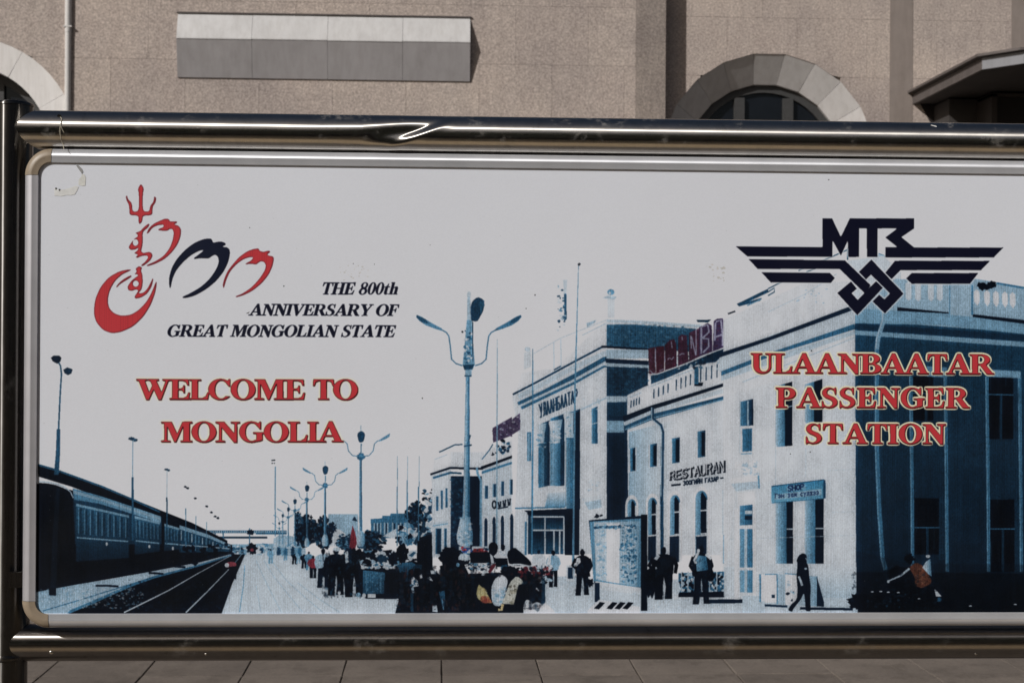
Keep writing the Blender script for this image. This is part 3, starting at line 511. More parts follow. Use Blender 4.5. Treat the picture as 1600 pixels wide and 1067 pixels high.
# ---------------------------------------------------------------- the crowd
for x, a, b, t in ((92, 228, 320, .55), (185, 225, 300, .5), (240, 235, 325, .04), (265, 240, 320, .6), (300, 250, 350, .05), (330, 245, 360, .5)): person('K', x, a, b, t, head=.08, wd=1.3)
for x in range(120, 300, 22): blob('K', x, 245, 13, 26, [.35, .7, .2, .55][(x // 22) % 4], .3)
person('K', 357, 270, 412, (84, 30, 40), head=.05, legs=.04, wd=1.3)
person('K', 420, 228, 472, .68, head=.04, legs=.07, wd=1.2); blob('K', 428, 370, 40, 30, .04, .2)
person('K', 500, 222, 520, .03, wd=1.4); ell('K', 503, 232, 24, 12, .8); person('K', 545, 260, 515, .02, wd=1.3); person('K', 612, 225, 530, .015, wd=1.5); blob('K', 580, 260, 26, 40, .1); p('K', [(555, 250), (575, 240), (580, 310), (560, 320)], .85); p('K', [(610, 250), (640, 262), (650, 320), (620, 310)], .3); blob('K', 640, 290, 40, 60, .02, .2)
ell('K', 520, 503, 9, 14, .9)
p('K', [(640, 330), (870, 318), (900, 350), (900, 540), (690, 540), (640, 510)], .04); p('K', [(668, 362), (805, 375), (803, 508), (668, 512)], ('g', .42, .24, 'y')); spots('K', 675, 375, 800, 505, 90, 6, [.3, .5, .2, .45], .6); segs('K', [[(690, 380), (690, 505)], [(780, 385), (780, 505)]], 5, .5)
ell('K', 675, 520, 12, 14, .9); rect('K', 697, 510, 748, 534, .93); ell('K', 640, 515, 16, 14, .6)
for _ in range(70): blob('K', 660 + RNG.rand() * 220, 318 + RNG.rand() * 30, 13, 9, [.95, .7, .9, .4, .97][RNG.randint(5)], .4, 9)
p('K', [(660, 285), (730, 280), (735, 315), (660, 320)], .8); spots('K', 660, 250, 1000, 320, 80, 14, [.05, .9, .5, .02, .03, .7])
ell('K', 788, 262, 24, 20, .88); blob('K', 788, 290, 34, 26, .2); blob('K', 915, 255, 40, 55, .02, .2); ell('K', 858, 250, 12, 14, .9); blob('K', 855, 290, 34, 40, .04)
p('K', [(1008, 180), (1100, 170), (1104, 350), (1030, 420), (1005, 300)], .02)
p('K', [(945, 262), (960, 240), (995, 236), (1010, 248), (985, 285), (968, 305), (950, 290)], .88); p('K', [(955, 270), (985, 245), (1000, 252), (975, 280)], .3)
C = 'cr'
rect(C, 0, 380, 110, 560, .05); p(C, [(0, 545), (120, 545), (115, 660), (0, 660)], .84)
p(C, [(100, 250), (250, 200), (420, 260), (500, 330), (1250, 300), (1440, 360), (1440, 590), (1245, 600), (1245, 670), (100, 670), (130, 560)], BLK)
p(C, [(110, 245), (165, 222), (250, 215), (300, 250), (220, 290), (210, 390), (160, 390), (135, 290)], ('g', .36, .16, 'y')); p(C, [(255, 260), (290, 235), (340, 240), (330, 300), (260, 320)], .2); blob(C, 165, 345, 35, 50, .06); blob(C, 300, 310, 40, 40, .03)
p(C, [(240, 380), (262, 345), (300, 380), (310, 430), (250, 440)], .9); spots(C, 245, 360, 300, 430, 10, 9, [.5, .95, .3]); line(C, [(252, 440), (262, 490)], 22, .75); line(C, [(248, 490), (250, 660)], 26, .24)
p(C, [(315, 340), (335, 318), (345, 355), (325, 365)], .94); p(C, [(385, 358), (410, 345), (438, 385), (415, 380)], .95); p(C, [(415, 290), (480, 290), (460, 320), (420, 320)], .9)
p(C, [(432, 600), (470, 600), (480, 660), (432, 660)], .84); p(C, [(490, 480), (540, 470), (550, 560), (530, 650), (505, 560)], ('g', .34, .2, 'y')); line(C, [(520, 545), (532, 640)], 8, .55)
blob(C, 600, 180, 105, 95, BLK, .12); blob(C, 570, 150, 60, 60, BLK, .3); p(C, [(500, 250), (700, 200), (760, 330), (500, 340)], BLK)
rect(C, 668, 75, 940, 110, .85); p(C, [(690, 85), (780, 82), (790, 130), (700, 135)], (40, 62, 110)); p(C, [(800, 95), (915, 92), (930, 130), (790, 135)], (84, 30, 36)); spots(C, 690, 85, 930, 135, 26, 9, [.1, (130, 50, 56), .9, .3]); rect(C, 770, 128, 940, 225, .02)
ell(C, 716, 182, 52, 42, .86); p(C, [(668, 195), (768, 195), (755, 235), (680, 240)], .04); spots(C, 680, 150, 755, 200, 24, 9, [.75, .93, .8], .7); ell(C, 660, 240, 16, 18, .55)
for _ in range(70): blob(C, 745 + RNG.rand() * 200, 232 + RNG.rand() * 55, 20, 11, [.95, .1, .85, .5, .02, .97][RNG.randint(6)], .4, 9)
p(C, [(930, 300), (960, 240), (1005, 225), (990, 260), (945, 320)], (58, 24, 32)); blob(C, 900, 300, 22, 16, .9); blob(C, 885, 325, 16, 10, .9)
ell(C, 975, 85, 42, 48, .015); p(C, [(935, 80), (1015, 110), (990, 230), (940, 235)], .03); p(C, [(945, 140), (970, 160), (985, 225), (958, 230)], .93)
p(C, smooth([(972, 165), (1005, 140), (1020, 98), (1065, 95), (1085, 140), (1105, 160), (1060, 185), (1005, 185)], 1), .97); spots(C, 1015, 115, 1080, 160, 12, 8, [.75, .9], .7); p(C, [(990, 180), (1100, 180), (1110, 250), (1000, 260)], .02); blob(C, 1062, 85, 20, 28, .03)
p(C, smooth([(1095, 130), (1160, 80), (1225, 130), (1310, 210), (1320, 250), (1120, 250)], 1), .02)
line(C, [(1130, 240), (1210, 236), (1320, 258), (1490, 258)], 16, .92); spots(C, 1180, 262, 1490, 340, 120, 13, [(58, 22, 30), .04, .06, (80, 34, 40), .02]); spots(C, 1330, 250, 1500, 300, 30, 9, [.8, .9, .1, (110, 60, 66)])
spots(C, 1390, 290, 1510, 400, 40, 10, [.05, .7, .03, .9]); blob(C, 1080, 262, 38, 26, .28); blob(C, 1120, 310, 80, 60, BLK, .12)
p(C, smooth([(1045, 325), (1090, 350), (1108, 385), (1085, 470), (1065, 560), (1040, 610), (985, 605), (962, 560), (955, 450), (985, 370)], 1), ('g', .96, .8, 'y')); spots(C, 985, 430, 1090, 590, 60, 12, [.6, .7, .9, .5, .95], .6)
p(C, smooth([(1185, 335), (1245, 385), (1240, 470), (1190, 580), (1130, 590), (1050, 590), (1080, 520), (1120, 400)], 1), (168, 168, 160)); spots(C, 1120, 430, 1240, 590, 44, 13, [(110, 108, 96), (150, 146, 132), (60, 58, 52), (186, 184, 174)], .7); p(C, [(1200, 420), (1260, 400), (1250, 660), (1150, 660), (1160, 590)], BLK); line(C, [(1060, 590), (1050, 640), (1020, 640)], 24, (178, 160, 120))
p(C, [(835, 440), (848, 415), (900, 460), (940, 530), (965, 580), (900, 580), (840, 545), (825, 500)], (158, 148, 106)); p(C, [(868, 520), (920, 515), (968, 575), (900, 585), (860, 560)], (112, 66, 50)); spots(C, 845, 450, 920, 530, 18, 11, [(168, 162, 130), (134, 120, 82)], .7); spots(C, 868, 525, 950, 578, 16, 9, [(92, 44, 40), (126, 80, 60)], .8)
p(C, [(1360, 440), (1390, 470), (1380, 475), (1355, 455)], .9); p(C, [(1410, 360), (1440, 370), (1438, 590), (1400, 590)], .25, .6)
p(C, smooth([(1245, 600), (1270, 548), (1310, 560), (1330, 590), (1370, 572), (1410, 590), (1440, 580), (1480, 610), (1530, 660), (1530, 680), (1245, 680)], 1), .98); spots(C, 1260, 580, 1500, 650, 24, 12, [.85, .92], .6)

for _ in range(420):
    x = 110 + RNG.rand() * 1320; y = 260 + RNG.rand() * 390
    if 820 < x < 1250 and y > 330: continue
    blob(C, x, y, 4 + RNG.rand() * 16, 5 + RNG.rand() * 22, [.05, .09, .13, .18, .03, (34, 30, 34), (40, 26, 30)][RNG.randint(7)], .5, 8, .55)
for x, y, t in ((150, 470, .14), (330, 450, .1), (420, 470, .12), (590, 400, .08), (700, 430, .1), (780, 360, .12), (1330, 430, .1), (1300, 520, .12)):
    line(C, [(x, y - 70), (x + 14, y), (x + 6, y + 120)], 20, t, .5, w2=34)
for _ in range(160):
    x = 400 + RNG.rand() * 260; y = 250 + RNG.rand() * 280; blob('K', x, y, 3 + RNG.rand() * 7, 4 + RNG.rand() * 12, [.06, .1, .16, .3, .04][RNG.randint(5)], .5, 7, .5)
for _ in range(120):
    x = 520 + RNG.rand() * 560; y = 380 + RNG.rand() * 230; blob('M', x, y, 4 + RNG.rand() * 12, 3 + RNG.rand() * 9, [.04, .07, .1, .14][RNG.randint(4)], .5, 7, .5)
for x0, x1, y0, y1 in ((395, 480, 300, 500), (850, 1000, 280, 540), (1140, 1240, 280, 560)):
    for _ in range(40): blob('L', x0 + RNG.rand() * (x1 - x0), y0 + RNG.rand() * (y1 - y0), 5, 9, [.06, .12, .2][RNG.randint(3)], .5, 7, .35)
# ---------------------------------------------------------------- print grain: fine dots and the vertical banding of the plotter
def soft_noise(n, sy, sx):
    a = RNG.rand(CH // sy + 2, CW // sx + 2).astype(np.float32)
    return np.repeat(np.repeat(a, sy, 0), sx, 1)[:CH, :CW] - .5
def box_blur(a, r):
    for ax in (0, 1):
        c = np.cumsum(np.pad(a, [(r + 1, r) if i == ax else (0, 0) for i in range(a.ndim)], mode='edge'), axis=ax, dtype=np.float64)
        n = a.shape[ax]; hi = np.take(c, range(2 * r + 1, 2 * r + 1 + n), axis=ax); lo = np.take(c, range(0, n), axis=ax)
        a = ((hi - lo) / (2 * r + 1)).astype(np.float32)
    return a
# the photograph behind the print: soft local contrast inside the picture, none on the bare paper
inside = (np.abs(CAN - np.array(PAPER, np.float32)).max(2) > 1.5).astype(np.float32)
inside = np.clip(box_blur(box_blur(inside, 5), 5) * 1.6 - .5, 0, 1)
lum = CAN.mean(2) / 190.0
near = box_blur(box_blur(lum, 9), 9); wide = box_blur(box_blur(lum, 34), 34)
cloud = box_blur(soft_noise(0, 40, 28), 14) * 1.4 + box_blur(soft_noise(0, 120, 18), 10)
adj = lum * .80 + near * .12 + wide * .08 - .07 * (1 - near) * lum - .05 * (1 - wide) * lum + cloud * .045 * np.clip(lum * 3, .2, 1)
adj = np.clip(adj, 0, 1.02)
gain = (adj + .012) / (lum + .012)
cool = np.clip(1 - gain, 0, 1)[:, :, None] * np.array((.10, -.01, -.10), np.float32)      # where light tones sink they turn blue
soft = CAN * np.clip(gain, .5, 1.45)[:, :, None] * (1 - cool)
CAN = CAN * (1 - inside[:, :, None]) + soft * inside[:, :, None]
lum = CAN.mean(2) / 190.0
mid = np.clip(1 - lum, 0, 1) ** .55 * np.clip(lum * 5, .12, 1)
g = soft_noise(0, 2, 2) * .8 + soft_noise(0, 4, 3) * .5 + soft_noise(0, 9, 1) * .35
ph = (np.arange(CW) * (2 * math.pi / (3.6 * K))).astype(np.float32)
band = (np.sin(ph) * .10 + (np.repeat(RNG.rand(CW // 5 + 1), 5)[:CW] - .5) * .16).astype(np.float32)
CAN *= (1 + (g * .62 + band[None, :]) * mid)[:, :, None]
CAN += (np.clip(.3 - lum, 0, 1) * (soft_noise(0, 3, 2) * 26 + soft_noise(0, 60, 3) * 16 + 5))[:, :, None] * np.array((.35, .7, 1.0), np.float32)
CAN -= (soft_noise(0, 3, 3) * 3.0 * (lum > .9))[:, :, None]
np.clip(CAN, 0, 255, out=CAN)
CAN = box_blur(CAN, 1)

# ---------------------------------------------------------------- serif capitals (units: cap height 100, y up)
def arc(cx, cy, rx, ry, a0, a1, n=18):
    t = np.radians(np.linspace(a0, a1, n)); return [(cx + rx * math.cos(q), cy + ry * math.sin(q)) for q in t]
GL = {
 'I': (44, [[(0, 0), (44, 0), (44, 7), (34, 9), (34, 91), (44, 93), (44, 100), (0, 100), (0, 93), (10, 91), (10, 9), (0, 7)]]),
 'L': (78, [[(0, 0), (72, 0), (77, 36), (70, 36), (63, 17), (50, 8), (34, 8), (34, 91), (46, 93), (46, 100), (0, 100), (0, 93), (10, 91), (10, 9), (0, 7)]]),
 'E': (80, [[(0, 0), (74, 0), (79, 35), (72, 35), (65, 15), (52, 8), (34, 8), (34, 47), (44, 47), (51, 42), (53, 32), (59, 32), (59, 70), (53, 70), (51, 60), (44, 55), (34, 55), (34, 92), (50, 92), (62, 86), (68, 70), (75, 70), (73, 100), (0, 100), (0, 93), (10, 91), (10, 9), (0, 7)]]),
 'F': (76, [[(0, 0), (47, 0), (47, 7), (34, 9), (34, 46), (44, 46), (51, 41), (53, 30), (59, 30), (59, 70), (53, 70), (51, 60), (44, 54), (34, 54), (34, 92), (50, 92), (62, 86), (67, 70), (74, 70), (72, 100), (0, 100), (0, 93), (10, 91), (10, 9), (0, 7)]]),
 'T': (82, [[(20, 0), (63, 0), (63, 7), (53, 9), (53, 92), (60, 92), (70, 86), (75, 68), (82, 68), (80, 100), (2, 100), (0, 68), (7, 68), (12, 86), (22, 92), (29, 92), (29, 9), (20, 7)]]),
 'H': (98, [[(0, 0), (44, 0), (44, 7), (34, 9), (34, 47), (64, 47), (64, 9), (54, 7), (54, 0), (98, 0), (98, 7), (88, 9), (88, 91), (98, 93), (98, 100), (54, 100), (54, 93), (64, 91), (64, 55), (34, 55), (34, 91), (44, 93), (44, 100), (0, 100), (0, 93), (10, 91), (10, 9), (0, 7)]]),
 'A': (96, [[(-3, 0), (33, 0), (33, 7), (22, 9), (28, 27), (58, 27), (64, 9), (54, 7), (54, 0), (99, 0), (99, 7), (91, 9), (57, 102), (43, 102), (9, 10), (-3, 7)], [(31, 35), (55, 35), (43, 72)]]),
 'N': (94, [[(0, 0), (37, 0), (37, 7), (24, 10), (24, 70), (70, -2), (83, -2), (83, 90), (94, 93), (94, 100), (58, 100), (58, 93), (72, 90), (72, 44), (34, 100), (0, 100), (0, 93), (13, 89), (13, 10), (0, 7)]]),
 'M': (120, [[(0, 0), (37, 0), (37, 7), (24, 10), (24, 76), (50, 0), (58, 0), (85, 78), (85, 9), (74, 7), (74, 0), (120, 0), (120, 7), (110, 9), (110, 91), (120, 93), (120, 100), (82, 100), (62, 42), (41, 100), (0, 100), (0, 93), (12, 91), (12, 10), (0, 7)]]),
 'W': (130, [[(-2, 100), (-2, 93), (7, 91), (36, -2), (47, -2), (65, 48), (83, -2), (94, -2), (121, 90), (132, 93), (132, 100), (98, 100), (98, 93), (110, 90), (95, 37), (76, 91), (85, 93), (85, 100), (42, 100), (42, 93), (51, 91), (59, 68), (48, 36), (32, 91), (41, 93), (41, 100)]]),
 'V': (92, [[(-2, 100), (-2, 93), (6, 91), (40, -2), (51, -2), (84, 90), (94, 93), (94, 100), (60, 100), (60, 93), (72, 90), (54, 34), (33, 91), (43, 93), (43, 100)]]),
 'Y': (90, [[(23, 0), (69, 0), (69, 7), (58, 9), (58, 42), (83, 91), (93, 93), (93, 100), (60, 100), (60, 93), (71, 90), (53, 54), (34, 91), (43, 93), (43, 100), (-3, 100), (-3, 93), (6, 91), (34, 40), (34, 9), (23, 7)]]),
 'U': (94, [[(0, 100), (0, 93), (10, 91)] + arc(46, 34, 36, 36, 180, 360, 20) + [(82, 91), (94, 93), (94, 100), (58, 100), (58, 93), (71, 91)] + arc(53, 34, 18.5, 26, 0, -180, 16) + [(34, 91), (46, 93), (46, 100)]]),
 'O': (96, [ring(48, 50, 48, 52, 40), ring(48, 50, 22, 45, 36)]),
 'C': (90, [[(84, 64), (84, 101), (79, 101), (74, 93)] + arc(47, 50, 47, 52, 62, 322, 34) + arc(50, 50, 24, 44, 312, 52, 26) + [(78, 64)]]),
 'G': (98, [[(84, 64), (84, 101), (79, 101), (74, 93)] + arc(47, 50, 47, 52, 62, 292, 30) + [(78, 4), (90, 10), (90, 40), (98, 42), (98, 49), (53, 49), (53, 42), (66, 40), (66, 12)] + arc(49, 50, 24, 44, 296, 52, 26) + [(78, 64)]]),
 'S': (70, [smooth([(61, 66), (61, 101), (56, 101), (51, 95), (36, 102), (16, 98), (3, 82), (4, 64), (16, 50), (36, 40), (46, 30), (45, 15), (33, 6), (20, 9), (11, 20), (8, 36), (2, 36), (2, -1), (7, -1), (12, 5), (28, -2), (50, 2), (66, 17), (67, 37), (55, 53), (34, 63), (24, 71), (25, 86), (36, 94), (46, 90), (53, 81), (55, 66)], 1)]),
 'P': (84, [[(0, 0), (47, 0), (47, 7), (34, 9), (34, 43)] + arc(50, 71.5, 32, 28.5, -90, 90, 16) + [(0, 100), (0, 93), (10, 91), (10, 9), (0, 7)], [(34, 51)] + arc(42, 72, 15, 21, -90, 90, 12) + [(34, 93)]]),
 'R': (98, [[(0, 0), (45, 0), (45, 7), (34, 9), (34, 46), (41, 46), (67, 3), (74, 0), (99, 0), (99, 7), (92, 9), (67, 47)] + arc(50, 73, 33, 27, -50, 90, 14) + [(0, 100), (0, 93), (10, 91), (10, 9), (0, 7)], [(34, 53)] + arc(43, 73, 16, 20, -90, 90, 12) + [(34, 93)]]),
 'B': (88, [[(0, 0)] + arc(48, 26, 37, 26, -90, 60, 14) + [(62, 53)] + arc(46, 75, 34, 25, -45, 90, 14) + [(0, 100), (0, 93), (10, 91), (10, 9), (0, 7)], [(34, 8)] + arc(44, 27.5, 16, 19.5, -90, 90, 12) + [(34, 47)], [(34, 54)] + arc(41, 73, 14, 19.5, -90, 90, 12) + [(34, 92)]]),
 '0': (64, [ring(32, 50, 31, 51, 30), ring(32, 50, 10.5, 44, 26)]),
 '8': (66, [arc(33, 26, 32, 28, -180, 40, 22) + arc(33, 76, 27, 25, -45, 225, 22) + arc(33, 26, 32, 28, 140, 180, 6), ring(33, 78, 11, 17, 20), ring(33, 25, 13, 19, 20)]),
 't': (46, [[(10, 66), (0, 66), (0, 60), (9, 60), (9, 16), (14, 2), (26, -2), (44, 8), (42, 12), (35, 9), (31, 16), (31, 60), (44, 60), (44, 66), (31, 66), (31, 90), (27, 90), (20, 74)]]),
 'h': (68, [[(0, 0), (36, 0), (36, 6), (31, 8), (31, 50), (38, 57), (43, 50), (43, 8), (38, 6), (38, 0), (72, 0), (72, 6), (65, 8), (65, 52), (59, 66), (46, 68), (31, 58), (31, 100), (2, 100), (2, 94), (9, 92), (9, 8), (0, 6)]]),
 ' ': (38, [])}
MARKS = {}                        # name -> list of glyphs, each a list of canvas rings (used again for the cut lettering below)
def set_line(txt, x0, x1, yt, yb, dy=0.0, shear=0.0, track=-2):
    adv = [GL[c][0] + track for c in txt]; tot = sum(adv) - track; s = (x1 - x0 - shear * (yb - yt)) / tot; h = (yb - yt) / 100.0
    out = []; cx = 0.0
    for c, a in zip(txt, adv):
        rings = []
        for r in GL[c][1]:
            q = np.array(r, float)
            X = x0 + (cx + q[:, 0]) * s + shear * q[:, 1] * h; Y = yb - q[:, 1] * h + dy * (X - x0) / (x1 - x0)
            rings.append(xy('X', np.stack([X, Y], 1)))
        if rings: out.append(rings)
        cx += a
    return out
def stamp(glyphs, dx=0, dy=0):
    m = np.zeros((CH, CW), np.float32)
    for r in glyphs:
        mm = mask_of([q + np.array((dx, dy), float) for q in r])
        if mm is not None:
            k, a, b, c, d = mm; m[b:d, a:c] = np.maximum(m[b:d, a:c], k)
    return m
def win(glyphs, pad=14):
    al = np.concatenate([q for r in glyphs for q in r])
    return (slice(max(int(al[:, 1].min()) - pad, 0), int(al[:, 1].max()) + pad), slice(max(int(al[:, 0].min()) - pad, 0), int(al[:, 0].max()) + pad))
def ink(W, m, col, a=1.0):
    m = np.clip(m, 0, 1)[:, :, None] * a; CAN[W] = CAN[W] * (1 - m) + np.array(col, np.float32) * m
def red_letters(name, halo, strong, *args, **kw):
    gs = set_line(*args, **kw); MARKS[name] = gs; W = win(gs)
    full = stamp(gs)[W]
    if strong:
        ink(W, np.clip(box_blur(full, 6) * 8 - .3, 0, 1), halo)
    else:
        ink(W, np.clip(box_blur(box_blur(full, 5), 4) * 2.6, 0, 1), halo, .95)
    dark = np.maximum(full, stamp(gs, 1.5, 2.2)[W])
    ink(W, box_blur(dark, 1), (52, 12, 18))
    inner = np.clip(box_blur(full, 2) * 3.0 - 1.9, 0, 1)
    ink(W, inner, (166, 48, 53))
    lit = np.clip(stamp(gs, 1.5, 2.5)[W] * inner, 0, 1) * np.clip(1 - stamp(gs, -1.5, -2.5)[W], 0, 1)
    ink(W, lit, (120, 26, 34), .6)
def navy_letters(name, *args, **kw):
    gs = set_line(*args, **kw); MARKS[name] = gs; W = win(gs)
    full = stamp(gs)[W]; ink(W, np.clip(box_blur(full, 5) * 2 - .2, 0, 1), (196, 196, 197), .5); ink(W, box_blur(full, 1), (12, 14, 30))
CREAM = (206, 196, 164)
red_letters('welcome', (205, 197, 172), False, 'WELCOME TO', 213.5, 559.5, 592, 624, dy=.6, track=-5)
red_letters('mongolia', (205, 197, 172), False, 'MONGOLIA', 251.5, 535.5, 658.5, 690.5, track=-4)
red_letters('ulaanbaatar', CREAM, True, 'ULAANBAATAR', 1173, 1553, 551.5, 583, dy=2, track=-4)
red_letters('passenger', CREAM, True, 'PASSENGER', 1212, 1515, 605.3, 637, dy=.6, track=2)
red_letters('station', CREAM, True, 'STATION', 1258, 1478, 661.5, 693, dy=.5, track=0)
navy_letters('eight_hundredth', 'THE 800th', 500.5, 625, 441.3, 460.3, shear=.27, track=-2)
navy_letters('anniversary', 'ANNIVERSARY OF', 388.5, 625, 474.8, 493, dy=.8, shear=.27, track=-3)
navy_letters('great_state', 'GREAT MONGOLIAN STATE', 259.5, 620.5, 507.4, 526, dy=.8, shear=.27, track=-2)

# ---------------------------------------------------------------- the two emblems
def mark(name, R, polys, it=2): MARKS.setdefault(name, []).extend([[xy(R, smooth(q, it) if it else q) for q in g] for g in polys])
mark('red', 'e1', [
 [[(385, 30), (405, 65), (397, 100), (397, 216), (440, 218), (447, 180), (470, 150), (474, 114), (487, 125), (483, 155), (462, 185), (462, 241), (398, 243), (393, 285), (376, 301), (370, 290), (370, 243), (310, 241), (308, 200), (305, 170), (290, 145), (284, 115), (293, 111), (298, 135), (325, 160), (328, 218), (372, 216), (372, 100), (365, 65)]],
 [[(422, 364), (440, 325), (475, 295), (520, 275), (545, 264), (572, 267), (578, 285), (624, 281), (626, 292), (602, 304), (635, 310), (653, 335), (650, 380), (630, 435), (590, 490), (540, 535), (480, 565), (430, 581), (422, 574), (480, 550), (535, 515), (575, 465), (597, 410), (605, 360), (598, 335), (580, 330), (560, 346), (500, 342), (505, 332), (535, 322), (540, 304), (500, 306), (460, 325), (435, 360)]],
 [[(383, 347), (400, 325), (435, 297), (443, 303), (430, 325), (395, 352), (397, 420), (392, 455), (385, 480), (400, 495), (440, 485), (458, 495), (462, 515), (445, 545), (400, 579), (383, 579), (420, 545), (435, 520), (425, 508), (390, 512), (360, 526), (350, 519), (370, 503), (338, 495), (365, 475), (372, 455), (345, 470), (315, 472), (302, 455), (320, 425), (345, 395), (365, 385), (365, 370), (346, 360)], ring(349, 423, 19, 23, 20)],
 [[(372, 579), (393, 590), (385, 610), (395, 640), (397, 690), (390, 735), (365, 762), (400, 760), (430, 730), (455, 680), (464, 660), (467, 672), (455, 720), (425, 765), (385, 790), (350, 797), (341, 786), (355, 765), (370, 740), (350, 735), (325, 745), (300, 740), (296, 715), (320, 680), (350, 655), (368, 645), (365, 635), (341, 635), (360, 615), (348, 600)], ring(351, 697, 20, 21, 20)],
 [[(320, 604), (310, 612), (260, 635), (210, 680), (175, 745), (162, 810), (172, 860), (205, 895), (255, 912), (320, 905), (375, 870), (425, 815), (460, 750), (486, 681), (491, 695), (480, 760), (450, 840), (400, 920), (330, 985), (250, 1020), (190, 1028), (130, 1005), (85, 950), (70, 890), (80, 800), (115, 720), (170, 655), (240, 615), (300, 603)]],
 [[(218, 720), (240, 690), (280, 660), (318, 641), (323, 650), (290, 672), (245, 700), (226, 721)]]])
mark('red', 'e2', [[[(828, 838), (825, 790), (845, 720), (880, 640), (940, 560), (1020, 470), (1110, 405), (1190, 375), (1250, 368), (1262, 400), (1310, 410), (1370, 394), (1392, 408), (1350, 440), (1370, 455), (1420, 462), (1434, 490), (1415, 580), (1370, 680), (1290, 780), (1180, 870), (1070, 925), (985, 949), (976, 938), (1060, 905), (1170, 830), (1260, 730), (1325, 630), (1338, 570), (1320, 530), (1280, 518), (1250, 535), (1225, 559), (1150, 550), (1092, 559), (1100, 545), (1160, 515), (1192, 474), (1150, 470), (1080, 490), (990, 550), (910, 640), (865, 740), (838, 832)]]])
mark('navy', 'e2', [[[(191, 838), (182, 760), (190, 690), (220, 590), (280, 490), (370, 390), (480, 305), (590, 258), (680, 248), (700, 275), (706, 304), (760, 290), (810, 286), (855, 305), (858, 325), (806, 352), (870, 352), (905, 380), (908, 440), (885, 540), (830, 650), (740, 760), (630, 850), (500, 925), (400, 955), (343, 958), (350, 940), (430, 905), (560, 830), (670, 730), (750, 610), (778, 530), (770, 470), (735, 440), (690, 460), (655, 489), (560, 482), (482, 496), (480, 480), (520, 455), (613, 382), (540, 395), (440, 450), (340, 540), (260, 640), (220, 740), (204, 832)]]])
mark('railway', 'e3', [
 [[(528, 42), (582, 42), (632, 148), (683, 42), (735, 42), (735, 260), (675, 260), (672, 165), (632, 252), (585, 165), (583, 260), (528, 260)]],
 [[(735, 42), (1048, 42), (1048, 98), (735, 98)]], [[(780, 98), (840, 98), (840, 260), (780, 260)]],
 [[(955, 98), (1048, 98), (975, 148), (1048, 207), (1555, 207), (1500, 263), (885, 263), (885, 205), (955, 205), (885, 150)]],
 [[(35, 200), (528, 205), (528, 260), (100, 256)]], [[(108, 273), (655, 280), (800, 420), (770, 468), (625, 328), (160, 328)]],
 [[(180, 347), (570, 352), (597, 380), (575, 407), (235, 405)]], [[(940, 282), (1478, 283), (1428, 335), (970, 335), (920, 385), (885, 350)]],
 [[(1035, 352), (1412, 352), (1365, 412), (1035, 412), (1003, 382)]],
 [[(735, 345), (805, 275), (988, 468), (882, 580), (812, 512), (850, 475), (880, 502), (912, 467), (803, 360), (775, 388)]],
 [[(690, 400), (612, 465), (725, 590), (870, 435), (832, 398), (728, 505), (692, 466), (722, 440)]]], it=0)
for nm, edge, face in (('red', (98, 24, 32), (166, 50, 54)), ('navy', (8, 8, 22), (10, 16, 34)), ('railway', (10, 10, 24), (11, 12, 28))):
    W = win(MARKS[nm]); full = stamp(MARKS[nm])[W]
    if nm == 'railway': ink(W, np.clip(box_blur(full, 6) * 4 - .2, 0, 1), (188, 189, 191), .7)
    ink(W, box_blur(full, 1), edge)
    inner = np.clip(box_blur(full, 5) * 2.6 - 1.3, 0, 1) * stamp(MARKS[nm], -2, -2)[W]
    if nm == 'red': inner = inner * (1 + band[W[1]][None, :] * 1.2)
    ink(W, inner, face)
# stains, dots and torn glue marks on the film
for x, y, r in ((443.5, 447, 1.0), (660, 622, 1.2), (822, 482, .9), (905, 412, 1.2), (836, 461, 1.2), (390, 356, .8), (1295, 281, 1.0), (1266, 706, 1.0), (1235, 709, 1.0), (1320, 558, .9), (1268, 548, 1.3), (552, 412, .7), (585, 413, .6), (672, 383, .7)): ell('X', x, y, r, r, (60, 62, 66))
p('X', [(384, 490), (390, 487), (388, 490)], (60, 60, 60)); spots('X', 530, 415, 575, 438, 26, .9, [(166, 164, 158), (176, 172, 166)], .7); spots('X', 1110, 413, 1135, 448, 16, 1.5, [(160, 156, 148), (172, 166, 160)], .7)
for _ in range(110):
    x = 62 + RNG.rand() * 1500; y = 260 + RNG.rand() * 690; blob('X', x, y, .5 + RNG.rand() * .5, .5, (120, 120, 122), .4, 6, .35)
# ================================================================== materials
def srgb_lin(c): c = np.asarray(c, float); return np.where(c <= .04045, c / 12.92, ((c + .055) / 1.055) ** 2.4)
def lin_srgb(c): c = np.asarray(c, float); return np.where(c <= .0031308, c * 12.92, 1.055 * np.power(np.maximum(c, 1e-9), 1 / 2.4) - .055)
def new_mat(name):
    m = bpy.data.materials.new(name); m.use_nodes = True
    return m, m.node_tree, m.node_tree.nodes["Principled BSDF"]
def noise(nt, scale, detail=6, vec=None, rough=.6):
    n = nt.nodes.new("ShaderNodeTexNoise"); n.inputs["Scale"].default_value = scale; n.inputs["Detail"].default_value = detail; n.inputs["Roughness"].default_value = rough
    if vec is not None: nt.links.new(vec, n.inputs["Vector"])
    return n
def ramp(nt, src, stops):
    r = nt.nodes.new("ShaderNodeValToRGB"); nt.links.new(src, r.inputs[0]); e = r.color_ramp.elements
    while len(e) < len(stops): e.new(.5)
    for k, (q, c) in zip(e, stops): k.position = q; k.color = (*c, 1) if len(c) == 3 else c
    return r
def obj_vec(nt, sc=(1, 1, 1), kind="Object"):
    tc = nt.nodes.new("ShaderNodeTexCoord"); mp = nt.nodes.new("ShaderNodeMapping"); mp.inputs["Scale"].default_value = sc
    nt.links.new(tc.outputs[kind], mp.inputs[0]); return mp.outputs[0]
